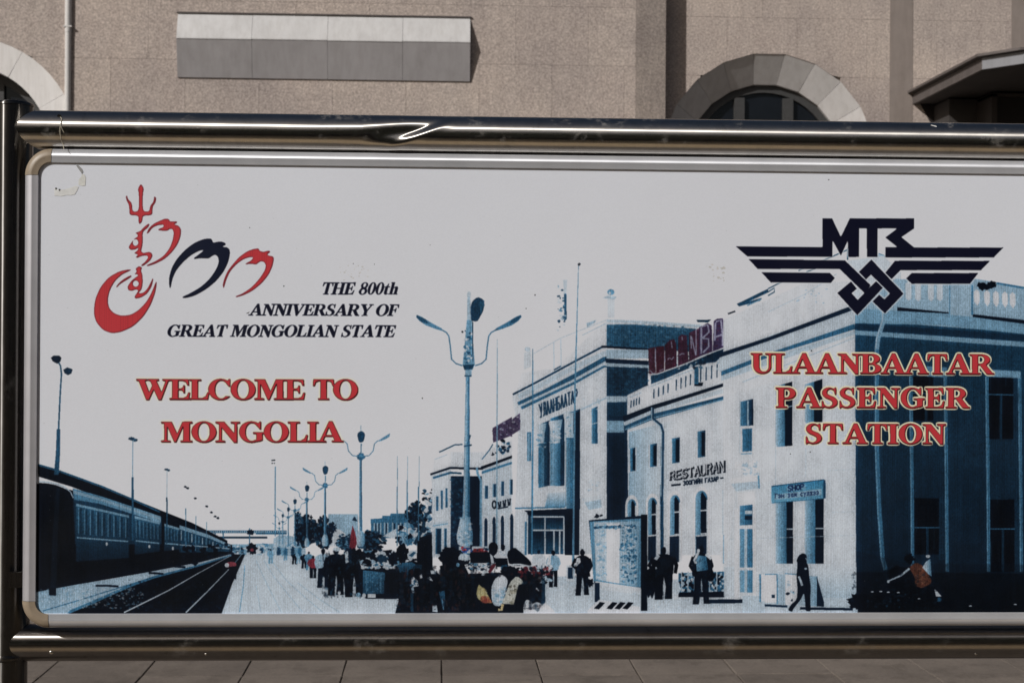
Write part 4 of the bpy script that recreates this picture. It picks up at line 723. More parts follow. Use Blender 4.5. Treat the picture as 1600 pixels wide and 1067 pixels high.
def world_vec(nt, sc=(1, 1, 1)):
    g = nt.nodes.new("ShaderNodeNewGeometry"); mp = nt.nodes.new("ShaderNodeMapping"); mp.inputs["Scale"].default_value = sc
    nt.links.new(g.outputs["Position"], mp.inputs[0]); return mp.outputs[0]
def bump(nt, b, src, strength, dist=.01):
    n = nt.nodes.new("ShaderNodeBump"); n.inputs["Strength"].default_value = strength; n.inputs["Distance"].default_value = dist
    nt.links.new(src, n.inputs["Height"]); nt.links.new(n.outputs[0], b.inputs["Normal"])
def mix(nt, fac, a, b, mode='MIX'):
    m = nt.nodes.new("ShaderNodeMix"); m.data_type = 'RGBA'; m.blend_type = mode
    for k, v in ((0, fac), (6, a), (7, b)):
        if hasattr(v, "node"): nt.links.new(v, m.inputs[k])
        else: m.inputs[k].default_value = v if k == 0 else (*v, 1)
    return m.outputs[2]
def plain(name, col, rough=.6, metal=0.0, nscale=30, var=.15, bstr=.0, spec=.5, streak=0.0):
    m, nt, b = new_mat(name); n = noise(nt, nscale, 5, world_vec(nt))
    c0 = tuple(v * (1 - var) for v in col); c1 = tuple(min(v * (1 + var), 1) for v in col)
    r = ramp(nt, n.outputs[0], [(.3, c0), (.7, c1)]); out = r.outputs[0]
    if streak:
        sn = noise(nt, 4, 7, world_vec(nt, (4, 4, .5)), .7); sr = ramp(nt, sn.outputs[0], [(.42, (1, 1, 1)), (.66, (.80, .785, .77))]); sp = noise(nt, 22, 6, world_vec(nt), .75); s2 = ramp(nt, sp.outputs[0], [(.60, (1, 1, 1)), (.72, (.74, .72, .70))])
        out = mix(nt, streak, mix(nt, streak, out, sr.outputs[0], 'MULTIPLY'), s2.outputs[0], 'MULTIPLY')
    nt.links.new(out, b.inputs["Base Color"])
    b.inputs["Roughness"].default_value = rough; b.inputs["Metallic"].default_value = metal; b.inputs["Specular IOR Level"].default_value = spec
    if bstr: bump(nt, b, n.outputs[0], bstr, .004)
    return m
M = {}
# polished, weathered stainless steel: drawn along X or Z
def steel(name, sc, axis, base=(.58, .55, .51), r0=.26, r1=.34, an=1.0):
    m, nt, b = new_mat(name); v = world_vec(nt, sc); n = noise(nt, 18, 8, v, .7)
    g = noise(nt, 40, 7, world_vec(nt), .7)
    b.inputs["Metallic"].default_value = 1; b.inputs["Anisotropic"].default_value = an; b.inputs["Anisotropic Rotation"].default_value = AROT
    tg = nt.nodes.new("ShaderNodeTangent"); tg.direction_type = 'RADIAL'; tg.axis = axis; nt.links.new(tg.outputs[0], b.inputs["Tangent"])
    rr = ramp(nt, n.outputs[0], [(.3, (r0,) * 3), (.72, (r1,) * 3)]); nt.links.new(rr.outputs[0], b.inputs["Roughness"])
    d = ramp(nt, g.outputs[0], [(.36, base), (.62, tuple(v * .88 for v in base)), (.74, tuple(v * .62 for v in base))])
    du = noise(nt, 7, 9, world_vec(nt), .78); dm = ramp(nt, du.outputs[0], [(.56, (1, 1, 1)), (.70, (.55, .55, .55))]); nt.links.new(dm.outputs[0], b.inputs["Metallic"])      # dust film and smears
    sx = tuple(1.0 if q < 1 else 90.0 for q in sc); scr = noise(nt, 3.2, 3, world_vec(nt, sx), .8); sr = ramp(nt, scr.outputs[0], [(.70, (1, 1, 1)), (.76, (1.5, 1.5, 1.5))])       # hairline scratches
    nt.links.new(mix(nt, 1.0, d.outputs[0], sr.outputs[0], 'MULTIPLY'), b.inputs["Base Color"])
    wv = noise(nt, 5, 3, world_vec(nt), .5); bump(nt, b, wv.outputs[0], .10, .004)
    return m
AROT = 0.25
M['rail'] = steel("rail_steel", (.6, 9, 9), 'X'); M['rail_low'] = steel("lower_rail_steel", (.6, 9, 9), 'X', (.33, .305, .28), .28, .38); M['post'] = steel("post_steel", (9, 9, .6), 'Z', (.11, .105, .10), .24, .36)
def alu():
    m, nt, b = new_mat("satin_aluminium"); n = noise(nt, 30, 6, world_vec(nt, (.3, 6, 6)), .7)
    b.inputs["Metallic"].default_value = .45; b.inputs["Anisotropic"].default_value = .9; b.inputs["Anisotropic Rotation"].default_value = .25; tg = nt.nodes.new("ShaderNodeTangent"); tg.direction_type = 'UV_MAP'; tg.uv_map = 'profile'; nt.links.new(tg.outputs[0], b.inputs["Tangent"]); b.inputs["Base Color"].default_value = (.62, .615, .63, 1)
    rr = ramp(nt, n.outputs[0], [(.3, (.36,) * 3), (.7, (.46,) * 3)]); nt.links.new(rr.outputs[0], b.inputs["Roughness"])
    g = noise(nt, 9, 8, world_vec(nt)); c = ramp(nt, g.outputs[0], [(.4, (.70, .71, .745)), (.68, (.60, .61, .64))]); nt.links.new(c.outputs[0], b.inputs["Base Color"])
    return m
M['alu'] = alu()
M['alu_side'] = plain("shaded_aluminium", (.50, .495, .52), .5, .6, nscale=12, var=.08)  # side profiles: same aluminium, their weaker glint put in as a darker, rougher tone
M['corner'] = plain("beige_plastic", (.285, .228, .165), .45, nscale=60, var=.1)
M['gasket'] = plain("black_rubber", (.012, .012, .013), .6)
M['rivet'] = plain("rivet_metal", (.5, .47, .43), .3, 1.0)
M['hole'] = plain("bolt_hole", (.006, .005, .005), .8)
M['string'] = plain("string_fibre", (.55, .50, .40), .9)
M['paper'] = plain("paper", (.75, .74, .72), .9)
def stucco(name, col, joint=False):
    m, nt, b = new_mat(name); v = world_vec(nt)
    fine = noise(nt, 48, 4, v, .75); mid_ = noise(nt, 9, 5, v, .7); big = noise(nt, .8, 6, v, .6); vor = nt.nodes.new("ShaderNodeTexVoronoi"); vor.inputs["Scale"].default_value = 70; nt.links.new(v, vor.inputs[0])
    d, l = tuple(x * .68 for x in col), tuple(min(x * 1.42, 1) for x in col)
    a = ramp(nt, fine.outputs[0], [(.34, d), (.5, col), (.66, l)])
    c = ramp(nt, mid_.outputs[0], [(.32, (.93, .92, .925)), (.66, (1.05, 1.05, 1.045))]); e = ramp(nt, big.outputs[0], [(.30, (.80, .80, .815)), (.5, (.98, .975, .965)), (.70, (1.10, 1.08, 1.045))])
    o = mix(nt, 1.0, mix(nt, 1.0, a.outputs[0], c.outputs[0], 'MULTIPLY'), e.outputs[0], 'MULTIPLY')
    streak = noise(nt, 3.0, 6, world_vec(nt, (5, 5, .35)), .65); st = ramp(nt, streak.outputs[0], [(.35, (.88, .87, .87)), (.6, (1, 1, 1))])
    o = mix(nt, .6, o, st.outputs[0], 'MULTIPLY')
    info = nt.nodes.new("ShaderNodeObjectInfo"); pr = ramp(nt, info.outputs["Random"], [(0, (.945, .94, .95)), (1, (1.035, 1.035, 1.03))]); o = mix(nt, 1.0, o, pr.outputs[0], 'MULTIPLY')
    nt.links.new(o, b.inputs["Base Color"]); b.inputs["Roughness"].default_value = .92; b.inputs["Specular IOR Level"].default_value = .2
    bump(nt, b, fine.outputs[0], .55, .006)
    return m
M['wall'] = stucco("pebble_dash", (.475, .412, .374)); M['back'] = plain("wall_core", (.34, .29, .26), .95, nscale=12)
M['plaster'] = plain("smooth_plaster", (.265, .226, .204), .85, nscale=6, var=.08, bstr=.15, streak=.6)
M['stone'] = plain("pale_stone", (.57, .55, .54), .75, nscale=5, var=.06, bstr=.1, streak=.6)
M['whitestone'] = plain("painted_stone", (.80, .78, .765), .7, nscale=3, var=.05, bstr=.08, streak=.6)
M['white'] = plain("white_sheet", (.64, .635, .635), .5, nscale=4, var=.06, streak=.6); M['grey'] = plain("grey_board", (.34, .325, .33), .6, nscale=3, var=.07, streak=.6)
M['pipe'] = plain("painted_pipe", (.62, .605, .59), .5, nscale=8, var=.06)
M['frame'] = plain("window_frame", (.055, .055, .055), .5); M['glass'] = plain("dark_glass", (.008, .010, .014), .12, nscale=3, var=.2)
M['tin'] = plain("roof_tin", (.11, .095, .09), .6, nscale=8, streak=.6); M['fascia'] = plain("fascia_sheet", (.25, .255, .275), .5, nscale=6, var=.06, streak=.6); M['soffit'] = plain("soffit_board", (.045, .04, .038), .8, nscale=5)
M['dark'] = plain("entrance_panel", (.012, .01, .01), .6); M['darkframe'] = plain("entrance_frame", (.05, .042, .038), .5)
def paving():
    m, nt, b = new_mat("paving_slab"); v = world_vec(nt); a = noise(nt, 2.2, 7, v, .65); f = noise(nt, 60, 4, v, .7); info = nt.nodes.new("ShaderNodeObjectInfo")
    c = ramp(nt, a.outputs[0], [(.3, (.135, .114, .098)), (.55, (.178, .150, .128)), (.75, (.215, .185, .158))])
    g = ramp(nt, f.outputs[0], [(.3, (.82, .82, .82)), (.7, (1.12, 1.12, 1.12))]); o = mix(nt, 1, c.outputs[0], g.outputs[0], 'MULTIPLY')
    pr = ramp(nt, info.outputs["Random"], [(0, (.84, .835, .83)), (1, (1.10, 1.10, 1.09))]); o = mix(nt, 1, o, pr.outputs[0], 'MULTIPLY')
    st = noise(nt, 5, 8, v, .75); s2 = ramp(nt, st.outputs[0], [(.50, (1, 1, 1)), (.62, (.70, .69, .68)), (.70, (.95, .94, .93))]); o = mix(nt, .9, o, s2.outputs[0], 'MULTIPLY')
    nt.links.new(o, b.inputs["Base Color"]); b.inputs["Roughness"].default_value = .9; bump(nt, b, f.outputs[0], .3, .003)
    return m
M['slab'] = paving(); M['joint'] = plain("joint_grit", (.085, .072, .062), .95, nscale=40, var=.3)
M['asphalt'] = plain("asphalt", (.055, .052, .05), .9, nscale=90, var=.35, bstr=.3)
M['coach'] = plain("coach_green", (.028, .05, .04), .35, nscale=4, var=.2); M['coachroof'] = plain("coach_roof", (.10, .10, .10), .6); M['coachband'] = plain("coach_band", (.35, .30, .12), .5); M['iron'] = plain("running_gear", (.02, .018, .016), .8)
# the printed film
def film():
    lin = srgb_lin(np.clip(CAN, 0, 255) / 255.0) * (.80 / float(srgb_lin(190 / 255.0))) * np.array((.95, .99, 1.055))
    px = np.ones((CH, CW, 4), np.float32); px[:, :, :3] = lin_srgb(np.clip(lin, 0, .9)); px = np.ascontiguousarray(px[::-1])
    im = bpy.data.images.new("station_print", CW, CH); im.pixels.foreach_set(px.ravel()); im.update(); im.pack()
    m, nt, b = new_mat("printed_film"); t = nt.nodes.new("ShaderNodeTexImage"); t.image = im; t.interpolation = 'Linear'; t.extension = 'EXTEND'
    g = noise(nt, 1.6, 5, world_vec(nt), .6); gr = ramp(nt, g.outputs[0], [(.3, (.965, .962, .958)), (.7, (1, 1, 1))])
    o = mix(nt, 1.0, t.outputs[0], gr.outputs[0], 'MULTIPLY'); nt.links.new(o, b.inputs["Base Color"])
    rn = noise(nt, 6, 6, world_vec(nt)); rr = ramp(nt, rn.outputs[0], [(.3, (.34,) * 3), (.7, (.48,) * 3)]); nt.links.new(rr.outputs[0], b.inputs["Roughness"]); b.inputs["Specular IOR Level"].default_value = .25
    return m
M['film'] = film()

# ================================================================== mesh helpers
def link(name, me, mat, parent=None, smooth=False):
    if mat is not None: me.materials.append(mat)
    if smooth:
        for f in me.polygons: f.use_smooth = True
    o = bpy.data.objects.new(name, me); COL.objects.link(o)
    if parent is not None: o.parent = parent
    return o
def mesh(name, v, f, mat, parent=None, smooth=False):
    me = bpy.data.meshes.new(name); me.from_pydata([tuple(map(float, q)) for q in v], [], f); me.update()
    bm = bmesh.new(); bm.from_mesh(me); bmesh.ops.recalc_face_normals(bm, faces=bm.faces); bm.to_mesh(me); bm.free()
    return link(name, me, mat, parent, smooth)
def empty(name, label=None, cat=None, group=None, loc=(0, 0, 0), kind=None):
    o = bpy.data.objects.new(name, None); COL.objects.link(o); o.location = loc; o.empty_display_size = .1
    tag(o, label, cat, group, kind); return o
def tag(o, label=None, cat=None, group=None, kind=None):
    for k, v in (('label', label), ('category', cat), ('group', group), ('kind', kind)):
        if v: o[k] = v
    return o
def box_vf(x0, x1, y0, y1, z0, z1):
    return ([(x0, y0, z0), (x1, y0, z0), (x1, y1, z0), (x0, y1, z0), (x0, y0, z1), (x1, y0, z1), (x1, y1, z1), (x0, y1, z1)],
            [(0, 3, 2, 1), (4, 5, 6, 7), (0, 1, 5, 4), (1, 2, 6, 5), (2, 3, 7, 6), (3, 0, 4, 7)])
def box(name, x0, x1, y0, y1, z0, z1, mat, parent=None, bev=0.0):
    v, f = box_vf(x0, x1, y0, y1, z0, z1); o = mesh(name, v, f, mat, parent)
    if bev:
        bm = bmesh.new(); bm.from_mesh(o.data); bmesh.ops.bevel(bm, geom=bm.edges[:], offset=bev, segments=2, affect='EDGES'); bm.to_mesh(o.data); bm.free()
    return o
def prism(name, poly, y0, y1, mat, parent=None):
    """poly in (x, z), extruded from y0 to y1"""
    n = len(poly); v = [(x, y0, z) for x, z in poly] + [(x, y1, z) for x, z in poly]
    return mesh(name, v, [tuple(range(n)), tuple(range(2 * n - 1, n - 1, -1))] + [(i, (i + 1) % n, n + (i + 1) % n, n + i) for i in range(n)], mat, parent)
def loft(name, rings, mat, parent=None, smooth=True, closed=True, caps=True):
    n = len(rings[0]); v = [q for r in rings for q in r]; f = []
    for i in range(len(rings) - 1):
        for j in range(n if closed else n - 1):
            f.append((i * n + j, i * n + (j + 1) % n, (i + 1) * n + (j + 1) % n, (i + 1) * n + j))
    if caps and closed:
        for r in (rings[0], rings[-1]):
            k = len(v); v = v + list(r); f.append(tuple(range(k, k + n)))
    o = mesh(name, v, f, mat, parent, smooth)
    if smooth and caps:
        for q in o.data.polygons:
            if len(q.vertices) > 4: q.use_smooth = False
    return o
def rod(name, pts, r, mat, parent=None, n=10):
    """tube along a polyline"""
    P = [Vector(q) for q in pts]; rings = []
    for i, q in enumerate(P):
        d = (P[min(i + 1, len(P) - 1)] - P[max(i - 1, 0)]).normalized(); a = d.orthogonal().normalized() if i == 0 else (a - d * a.dot(d)).normalized(); b = d.cross(a)
        rings.append([tuple(q + (a * math.cos(t) + b * math.sin(t)) * r) for t in [2 * math.pi * k / n for k in range(n)]])
    return loft(name, rings, mat, parent)
def px_at(x, y, Y): a, b = on_plane(x, y, Y); return float(a), float(b)

# ================================================================== ground
g = mesh("ground", [(-400, -400, -.03), (400, -400, -.03), (400, 400, -.03), (-400, 400, -.03)], [(0, 1, 2, 3)], M['asphalt']); tag(g, kind='structure')
pv = box("pavement", -24, 26, -2.4, 15.75, -.025, -.012, M['joint']); tag(pv, kind='structure')
def ground_px(x, y):
    a = (x - 800) / FPX; b = (533.5 - y) / FPX; d = FWD + RGT * a + UPV * b; return d * (EYE / -d[2])
J0 = float(ground_px(690, 1046)[0]); PIT = float(ground_px(842, 1046)[0]) - J0
rnd = random.Random(3)
sm = bpy.data.meshes.new("slab"); h = PIT / 2 - .0035
bm = bmesh.new(); bmesh.ops.create_cube(bm, size=1.0, matrix=Matrix.Diagonal((2 * h, 2 * h, .03, 1))); bmesh.ops.bevel(bm, geom=[e for e in bm.edges if all(v.co.z > 0 for v in e.verts)], offset=.002, segments=1, affect='EDGES'); bm.to_mesh(sm); bm.free(); sm.materials.append(M['slab'])
restv, restf = [], []; tanv, tanf = [], []
M['tan'] = plain("tan_tile", (.54, .415, .265), .8, nscale=14, var=.12, bstr=.2)
for j in range(-6, 31):
    for i in range(-40, 42):
        cx = J0 + (i + .5) * PIT; cy = .25 + (j + .5) * PIT
        if not (-23.5 < cx < 25.5 and -2.15 < cy < 15.6): continue
        near = 6.4 < cy < 10.2 and -6.6 < cx < 8.6
        if near:
            o = bpy.data.objects.new("slab", sm); COL.objects.link(o); o.parent = pv
            o.location = (cx, cy, -.0135 + rnd.uniform(-.002, .002)); o.rotation_euler = (rnd.uniform(-.004, .004), rnd.uniform(-.004, .004), rnd.uniform(-.008, .008))
        else:
            v, f = box_vf(cx - h, cx + h, cy - h, cy + h, -.02, .0005 + rnd.uniform(-.002, .002)); tv, tf = (tanv, tanf) if -.6 < cy < 2.2 else (restv, restf); k = len(tv); tv += v; tf += [tuple(a + k for a in q) for q in f]
ro = mesh("slabs_beyond", restv, restf, M['slab'], pv); ro['kind'] = 'stuff'
ro = mesh("tan_tiles", tanv, tanf, M['tan'], pv); ro['kind'] = 'stuff'

# ================================================================== station building
bld = empty("station_building", "pale brown stone-rendered station building behind the sign board", "building", loc=(2, 16, 0))
YL, YC, YR = 15.85, 15.957, 16.165            # left front, end of the splayed corner, set-back front
def B(o): o.parent = bld; o.matrix_parent_inverse = Matrix.Translation((-2, -16, 0)); return o
XC = px_at(993, 100, YL)[0]; XD = px_at(1040, 100, YC)[0]
ROUT, RIN = 1.15, .855
STONES = {'L': [-90 + 6 * k for k in range(31)], 'R': [-92.6 + 16.84 * k for k in range(12)]}
lc = px_at(-56, 233, YL); rc = px_at(1201, 252, YR)
ZROOF = 9.5
def arch_pts(c, r, s): return [(c[0] + r * math.sin(a), c[1] + r * math.cos(a)) for a in map(math.radians, STONES[s])]
LA2 = (lc[0] - 8.35, lc[1]); RA2 = (rc[0] + 13.0, rc[1])
ARCH = {'L': [(lc, arch_pts(lc, ROUT, 'L')), (LA2, arch_pts(LA2, ROUT, 'L'))], 'R': [(rc, arch_pts(rc, ROUT, 'R')), (RA2, arch_pts(RA2, ROUT, 'R'))]}
SILL = 1.0
def cut_panel(name, x0, x1, z0, z1, y0, y1, arches, mat, parent):
    """a facing panel, cut to the outline of any arch it meets"""
    for c, pts in arches:
        xl, xr = pts[0][0], pts[-1][0]
        if x1 <= xl or x0 >= xr or z0 >= c[1] + ROUT or z1 <= SILL: continue
        zf = lambda x: float(np.interp(x, [q[0] for q in pts], [q[1] for q in pts])) if xl < x < xr else -9
        xs = sorted({x0, x1, *[q[0] for q in pts if x0 < q[0] < x1], *[v for v in np.linspace(x0, x1, 9)], *[v for v in (xl, xr, xl + 1e-4, xr - 1e-4) if x0 < v < x1]})
        low = [(x, max(z0, zf(x))) for x in xs]; segs_, cur = [], []
        for q in low:
            if q[1] < z1 - 1e-4: cur.append(q)
            else:
                if len(cur) > 1: segs_.append(cur)
                cur = []
        if len(cur) > 1: segs_.append(cur)
        out = []
        for s_ in segs_:
            out.append(prism(name, [(s_[0][0], z1)] + [q for q in s_] + [(s_[-1][0], z1)], y0, y1, mat, parent))
        return out
    return [box(name, x0, x1, y0, y1, z0, z1, mat, parent)]
def facing(side, xa, xb, Y, xjoint, zjoint, pw=.752, ph=.605):
    gp = .0011
    i0 = math.floor((xa - xjoint) / pw); i1 = math.ceil((xb - xjoint) / pw); r0 = math.floor((0 - zjoint) / ph); r1 = math.ceil((ZROOF - zjoint) / ph)
    stuffv, stufff = [], []
    for r in range(r0, r1):
        for i in range(i0, i1):
            off = pw * .5 * (r % 2)
            x0 = max(xjoint + i * pw + off + gp, xa); x1 = min(xjoint + (i + 1) * pw + off - gp, xb); z0 = max(zjoint + r * ph + gp, .02); z1 = min(zjoint + (r + 1) * ph - gp, ZROOF)
            if x1 - x0 < .02 or z1 - z0 < .02: continue
            j = rnd.uniform(-.0006, .0006)
            if 3.2 < (z0 + z1) / 2 < 6.6 and -7.2 < x1 and x0 < 8.4:
                for o in cut_panel("facing_panel", x0, x1, z0, z1, Y + j, Y + .03, ARCH[side], M['wall'], None): B(o)
            else:
                for o in cut_panel("facing_panel", x0, x1, z0, z1, Y + j, Y + .03, ARCH[side], None, None):
                    k = len(stuffv); stuffv += [tuple(q.co) for q in o.data.vertices]; stufff += [tuple(a + k for a in q.vertices) for q in o.data.polygons]; me = o.data; bpy.data.objects.remove(o); bpy.data.meshes.remove(me)
    if stuffv: o = B(mesh("facing_panels_beyond", stuffv, stufff, M['wall'])); o['kind'] = 'stuff'
def core(side, xa, xb, Y):
    """the wall behind the facing, open at the arches"""
    v, f = [], []; xs = sorted({xa, xb, *[q[0] for c, pts in ARCH[side] for q in pts if xa < q[0] < xb]})
    for x0, x1 in zip(xs, xs[1:]):
        hit = None
        for c, pts in ARCH[side]:
            if pts[0][0] - 1e-6 <= x0 and x1 <= pts[-1][0] + 1e-6: hit = pts
        spans = [((0, 0), (ZROOF, ZROOF))]
        if hit:
            zf = lambda x: float(np.interp(x, [q[0] for q in hit], [q[1] for q in hit])); spans = [((0, 0), (SILL, SILL)), ((zf(x0) + .02, zf(x1) + .02), (ZROOF, ZROOF))]
        for (a0, a1), (b0, b1) in spans:
            k = len(v); v += [(x0, Y, a0), (x1, Y, a1), (x1, Y, b1), (x0, Y, b0), (x0, Y + .5, a0), (x1, Y + .5, a1), (x1, Y + .5, b1), (x0, Y + .5, b0)]
            f += [(k, k + 1, k + 2, k + 3), (k + 4, k + 7, k + 6, k + 5), (k, k + 4, k + 5, k + 1), (k + 3, k + 2, k + 6, k + 7)]
    B(mesh("wall", v, f, M['back']))
jl = px_at(577, 150, YL); jz = px_at(400, 95, YL)[1]
core('L', -16, XC, YL + .03); facing('L', -16, XC, YL, jl[0], jz)
core('R', XD, 20, YR + .03); facing('R', XD + .012, 20, YR, px_at(1300, 100, YR)[0], px_at(1300, 30, YR)[1], ph=.62)
# splayed corner between the two fronts
B(mesh("corner_splay", [(XC, YL, 0), (XD, YC, 0), (XD, YR + .2, 0), (XC - .1, YR + .2, 0), (XC, YL, ZROOF), (XD, YC, ZROOF), (XD, YR + .2, ZROOF), (XC - .1, YR + .2, ZROOF)],
       [(0, 1, 5, 4), (1, 2, 6, 5), (2, 3, 7, 6), (3, 0, 4, 7), (4, 5, 6, 7)], M['wall']))
def pilaster(xa, xb):
    x0 = px_at(xa, 90, YR - .02)[0]; x1 = px_at(xb, 90, YR - .02)[0]; B(box("pilaster_strip", x0, x1, YR - .004, YR + .02, .02, ZROOF - .1, M['plaster'], bev=.001))
pilaster(1391, 1427); pilaster(1581, 1617)
B(box("cornice", -16.2, XC + .1, YL - .35, YL + .5, ZROOF + .003, ZROOF + .35, M['stone'])); B(box("cornice", XC + .103, 20, YR - .35, YR + .5, ZROOF + .003, ZROOF + .35, M['stone']))
B(box("roof", -16, 20, YR + .55, YR + 9, ZROOF - .1, ZROOF + .2, M['tin'])); B(box("back_wall", -16, 20, YR + 1.6, YR + 2.0, 0, ZROOF, M['back']))
def arched_window(c, Y, side_):
    w_ = empty("arched_window"); B(w_)
    dep = .215 if side_ == 'R' else .03; sm_ = M['stone'] if side_ == 'R' else M['whitestone']; po = arch_pts(c, ROUT, side_); angs = STONES[side_]; step = 5 if side_ == 'L' else 1
    q = lambda r, a, y: (c[0] + r * math.sin(math.radians(a)), y, c[1] + r * math.cos(math.radians(a)))
    for k in range(0, len(angs) - 1, step):
        aa = angs[k:k + step + 1]; aa = [aa[0] + .08] + aa[1:-1] + [aa[-1] - .08]; dj = rnd.uniform(-.004, .004); v, f = [], []
        for a in aa: v += [q(ROUT, a, Y + .006), q(RIN, a, Y + dep + dj), q(RIN, a, Y + .33), q(ROUT, a, Y + .3)]
        for i in range(len(aa) - 1):
            for e in range(4): f.append((4 * i + e, 4 * i + (e + 1) % 4, 4 * i + 4 + (e + 1) % 4, 4 * i + 4 + e))
        mesh("voussoir", v, f + [(0, 1, 2, 3), (len(v) - 1, len(v) - 2, len(v) - 3, len(v) - 4)], sm_, w_)
    zs = po[0][1] - .002
    for s in (-1, 1):
        xo, xi = c[0] + s * ROUT * .999, c[0] + s * RIN * .999
        mesh("jamb", [(xo, Y + .006, SILL), (xi, Y + dep, SILL), (xi, Y + .33, SILL), (xo, Y + .3, SILL), (xo, Y + .006, zs), (xi, Y + dep, zs), (xi, Y + .33, zs), (xo, Y + .3, zs)],
             [(0, 1, 5, 4), (1, 2, 6, 5), (2, 3, 7, 6), (3, 0, 4, 7), (0, 3, 2, 1), (4, 5, 6, 7)], sm_, w_)
    box("sill", c[0] - ROUT - .05, c[0] + ROUT + .05, Y - .06, Y + .3, SILL - .08, SILL - .003, M['stone'], w_)
    # frame: arched rim, two mullions, one transom; glass behind
    rim = [(c[0] + RIN * .995 * math.sin(a), c[1] + RIN * .995 * math.cos(a)) for a in np.linspace(-math.pi / 2, math.pi / 2, 25)]; rin = [(c[0] + (RIN - .085) * math.sin(a), c[1] + (RIN - .085) * math.cos(a)) for a in np.linspace(-math.pi / 2, math.pi / 2, 25)]
    v = [(x, Y + .27, z) for x, z in rim] + [(x, Y + .27, z) for x, z in rin] + [(x, Y + .33, z) for x, z in rim] + [(x, Y + .33, z) for x, z in rin]
    f = []
    for i in range(24): f += [(i, i + 1, 26 + i, 25 + i), (25 + i, 26 + i, 76 + i, 75 + i), (50 + i, 75 + i, 76 + i, 51 + i), (i, 50 + i, 51 + i, i + 1)]
    mesh("frame", v, f, M['frame'], w_)
    for s in (-1, 1): box("mullion", c[0] + s * .265 - .055, c[0] + s * .265 + .055, Y + .26, Y + .33, SILL, c[1] + math.sqrt((RIN - .05) ** 2 - .265 ** 2) - .05, M['frame'], w_)
    box("transom", c[0] - RIN + .02, c[0] + RIN - .02, Y + .262, Y + .328, 2.3, 2.42, M['frame'], w_)
    for s in (-1, 1): box("frame", c[0] + s * (RIN - .045) - .042, c[0] + s * (RIN - .045) + .042, Y + .271, Y + .329, SILL, c[1] - .002, M['frame'], w_)
    gl = [(c[0] - RIN + .01, SILL), (c[0] + RIN - .01, SILL)] + [(c[0] + (RIN - .01) * math.cos(a), c[1] + (RIN - .01) * math.sin(a)) for a in np.linspace(0, math.pi, 20)]
    prism("pane", gl, Y + .31, Y + .318, M['glass'], w_)
for c, pts in ARCH['L']: arched_window(c, YL, 'L')
for c, pts in ARCH['R']: arched_window(c, YR, 'R')

# ------------------------------------------------------------------ lamp box on the wall
lb = empty("wall_box", "long white topped box with grey front panels fixed high on the wall", "light box", loc=(px_at(500, 80, YL)[0], YL, px_at(500, 80, YL)[1]))
def LB(o): o.parent = lb; o.matrix_parent_inverse = Matrix.Translation(-Vector(lb.location)); return o
xa, z_t = px_at(275, 20, YL); xb, z_t2 = px_at(735, 30.5, YL); z_t = (z_t + z_t2) / 2
PR = .095
z_r = sum(px_at(x, y, YL - PR)[1] for x, y in ((275, 57), (735, 67))) / 2; z_b = sum(px_at(x, y, YL)[1] for x, y in ((275, 121), (735, 128.6))) / 2
z_m = z_b + .20; bx = [px_at(x, 60, YL - .1)[0] for x in (275, 393, 511.5, 629, 735)]
for a, b_ in zip(bx, bx[1:]):
    q = .0016
    def sec(name, pr, mat):
        n = len(pr); LB(mesh(name, [(a + q, y, z) for y, z in pr] + [(b_ - q, y, z) for y, z in pr], [tuple(range(n)), tuple(range(2 * n - 1, n - 1, -1))] + [(i, n + i, n + (i + 1) % n, (i + 1) % n) for i in range(n)], mat))
    dz = rnd.uniform(-.0025, .0025)
    sec("top_panel", [(YL - .004, z_t + dz), (YL - PR, z_r + dz), (YL - PR, z_r - .010 + dz), (YL - PR + .004, z_r - .008 + dz), (YL - .004, z_t - .02 + dz)], M['white'])
    sec("front_panel", [(YL - .004, z_t - .025), (YL - PR + .005, z_r - .011), (YL - .016, z_b + .001), (YL - .004, z_b)], M['grey'])
LB(box("top_trim", bx[0] - .01, bx[-1] + .01, YL - .02, YL - .001, z_t + .003, z_t + .016, M['tin']))

# ------------------------------------------------------------------ rain pipe
xp = px_at(106, 90, YL - .02)[0]; dp = empty("rain_pipe", "slim pale painted rain pipe running down the wall beside the left arch", "pipe", loc=(xp, YL - .014, 0))
zj = px_at(106, 45, YL - .06)[1]
def circ(x, y, z, r, n=20): return [(x + r * math.cos(t), y + r * math.sin(t), z) for t in [2 * math.pi * k / n for k in range(n)]]
loft("pipe_length", [circ(0, 0, .05, .031), circ(0, 0, zj - .004, .031)], M['pipe'], dp); loft("pipe_length", [circ(0, 0, zj - .03, .0335), circ(0, 0, ZROOF - .3, .0335)], M['pipe'], dp)
for z in (zj + .02, zj - 2.0, zj + 2.0):
    box("bracket", -.042, .042, -.034, .014, z, z + .014, M['pipe'], dp)

# ------------------------------------------------------------------ entrance canopy
cn = empty("entrance_canopy", "dark entrance canopy with pale front edge jutting from the wall at right", "canopy", loc=(px_at(1434, 150, YR)[0], YR, 0))
def CN(o): o.parent = cn; o.matrix_parent_inverse = Matrix.Translation(-Vector(cn.location)); return o
A1 = px_at(1435, 145, YR); A0 = px_at(1438, 161.5, YR); YF = 14.06; FZ1 = px_at(1524, 93, YF)[1]; FZ0 = px_at(1524, 111, YF)[1]; zt = (A1[1] + FZ1) / 2; zb = (A0[1] + FZ0) / 2
xl = (A1[0] + px_at(1524, 100, YF)[0]) / 2; xc = px_at(1600, 95, 13.72)[0]; xm = xl + 1.9
plan = [(xl, YR - .002), (xl, YF), (xc, 13.72), (xm, 13.45), (xm + 1.6, 13.45), (2 * xm + 1.6 - xc, 13.72), (2 * xm + 1.6 - xl, YF), (2 * xm + 1.6 - xl, YR - .002)]
n = len(plan)
cx0 = sum(q[0] for q in plan) / n; cy0 = 15.2
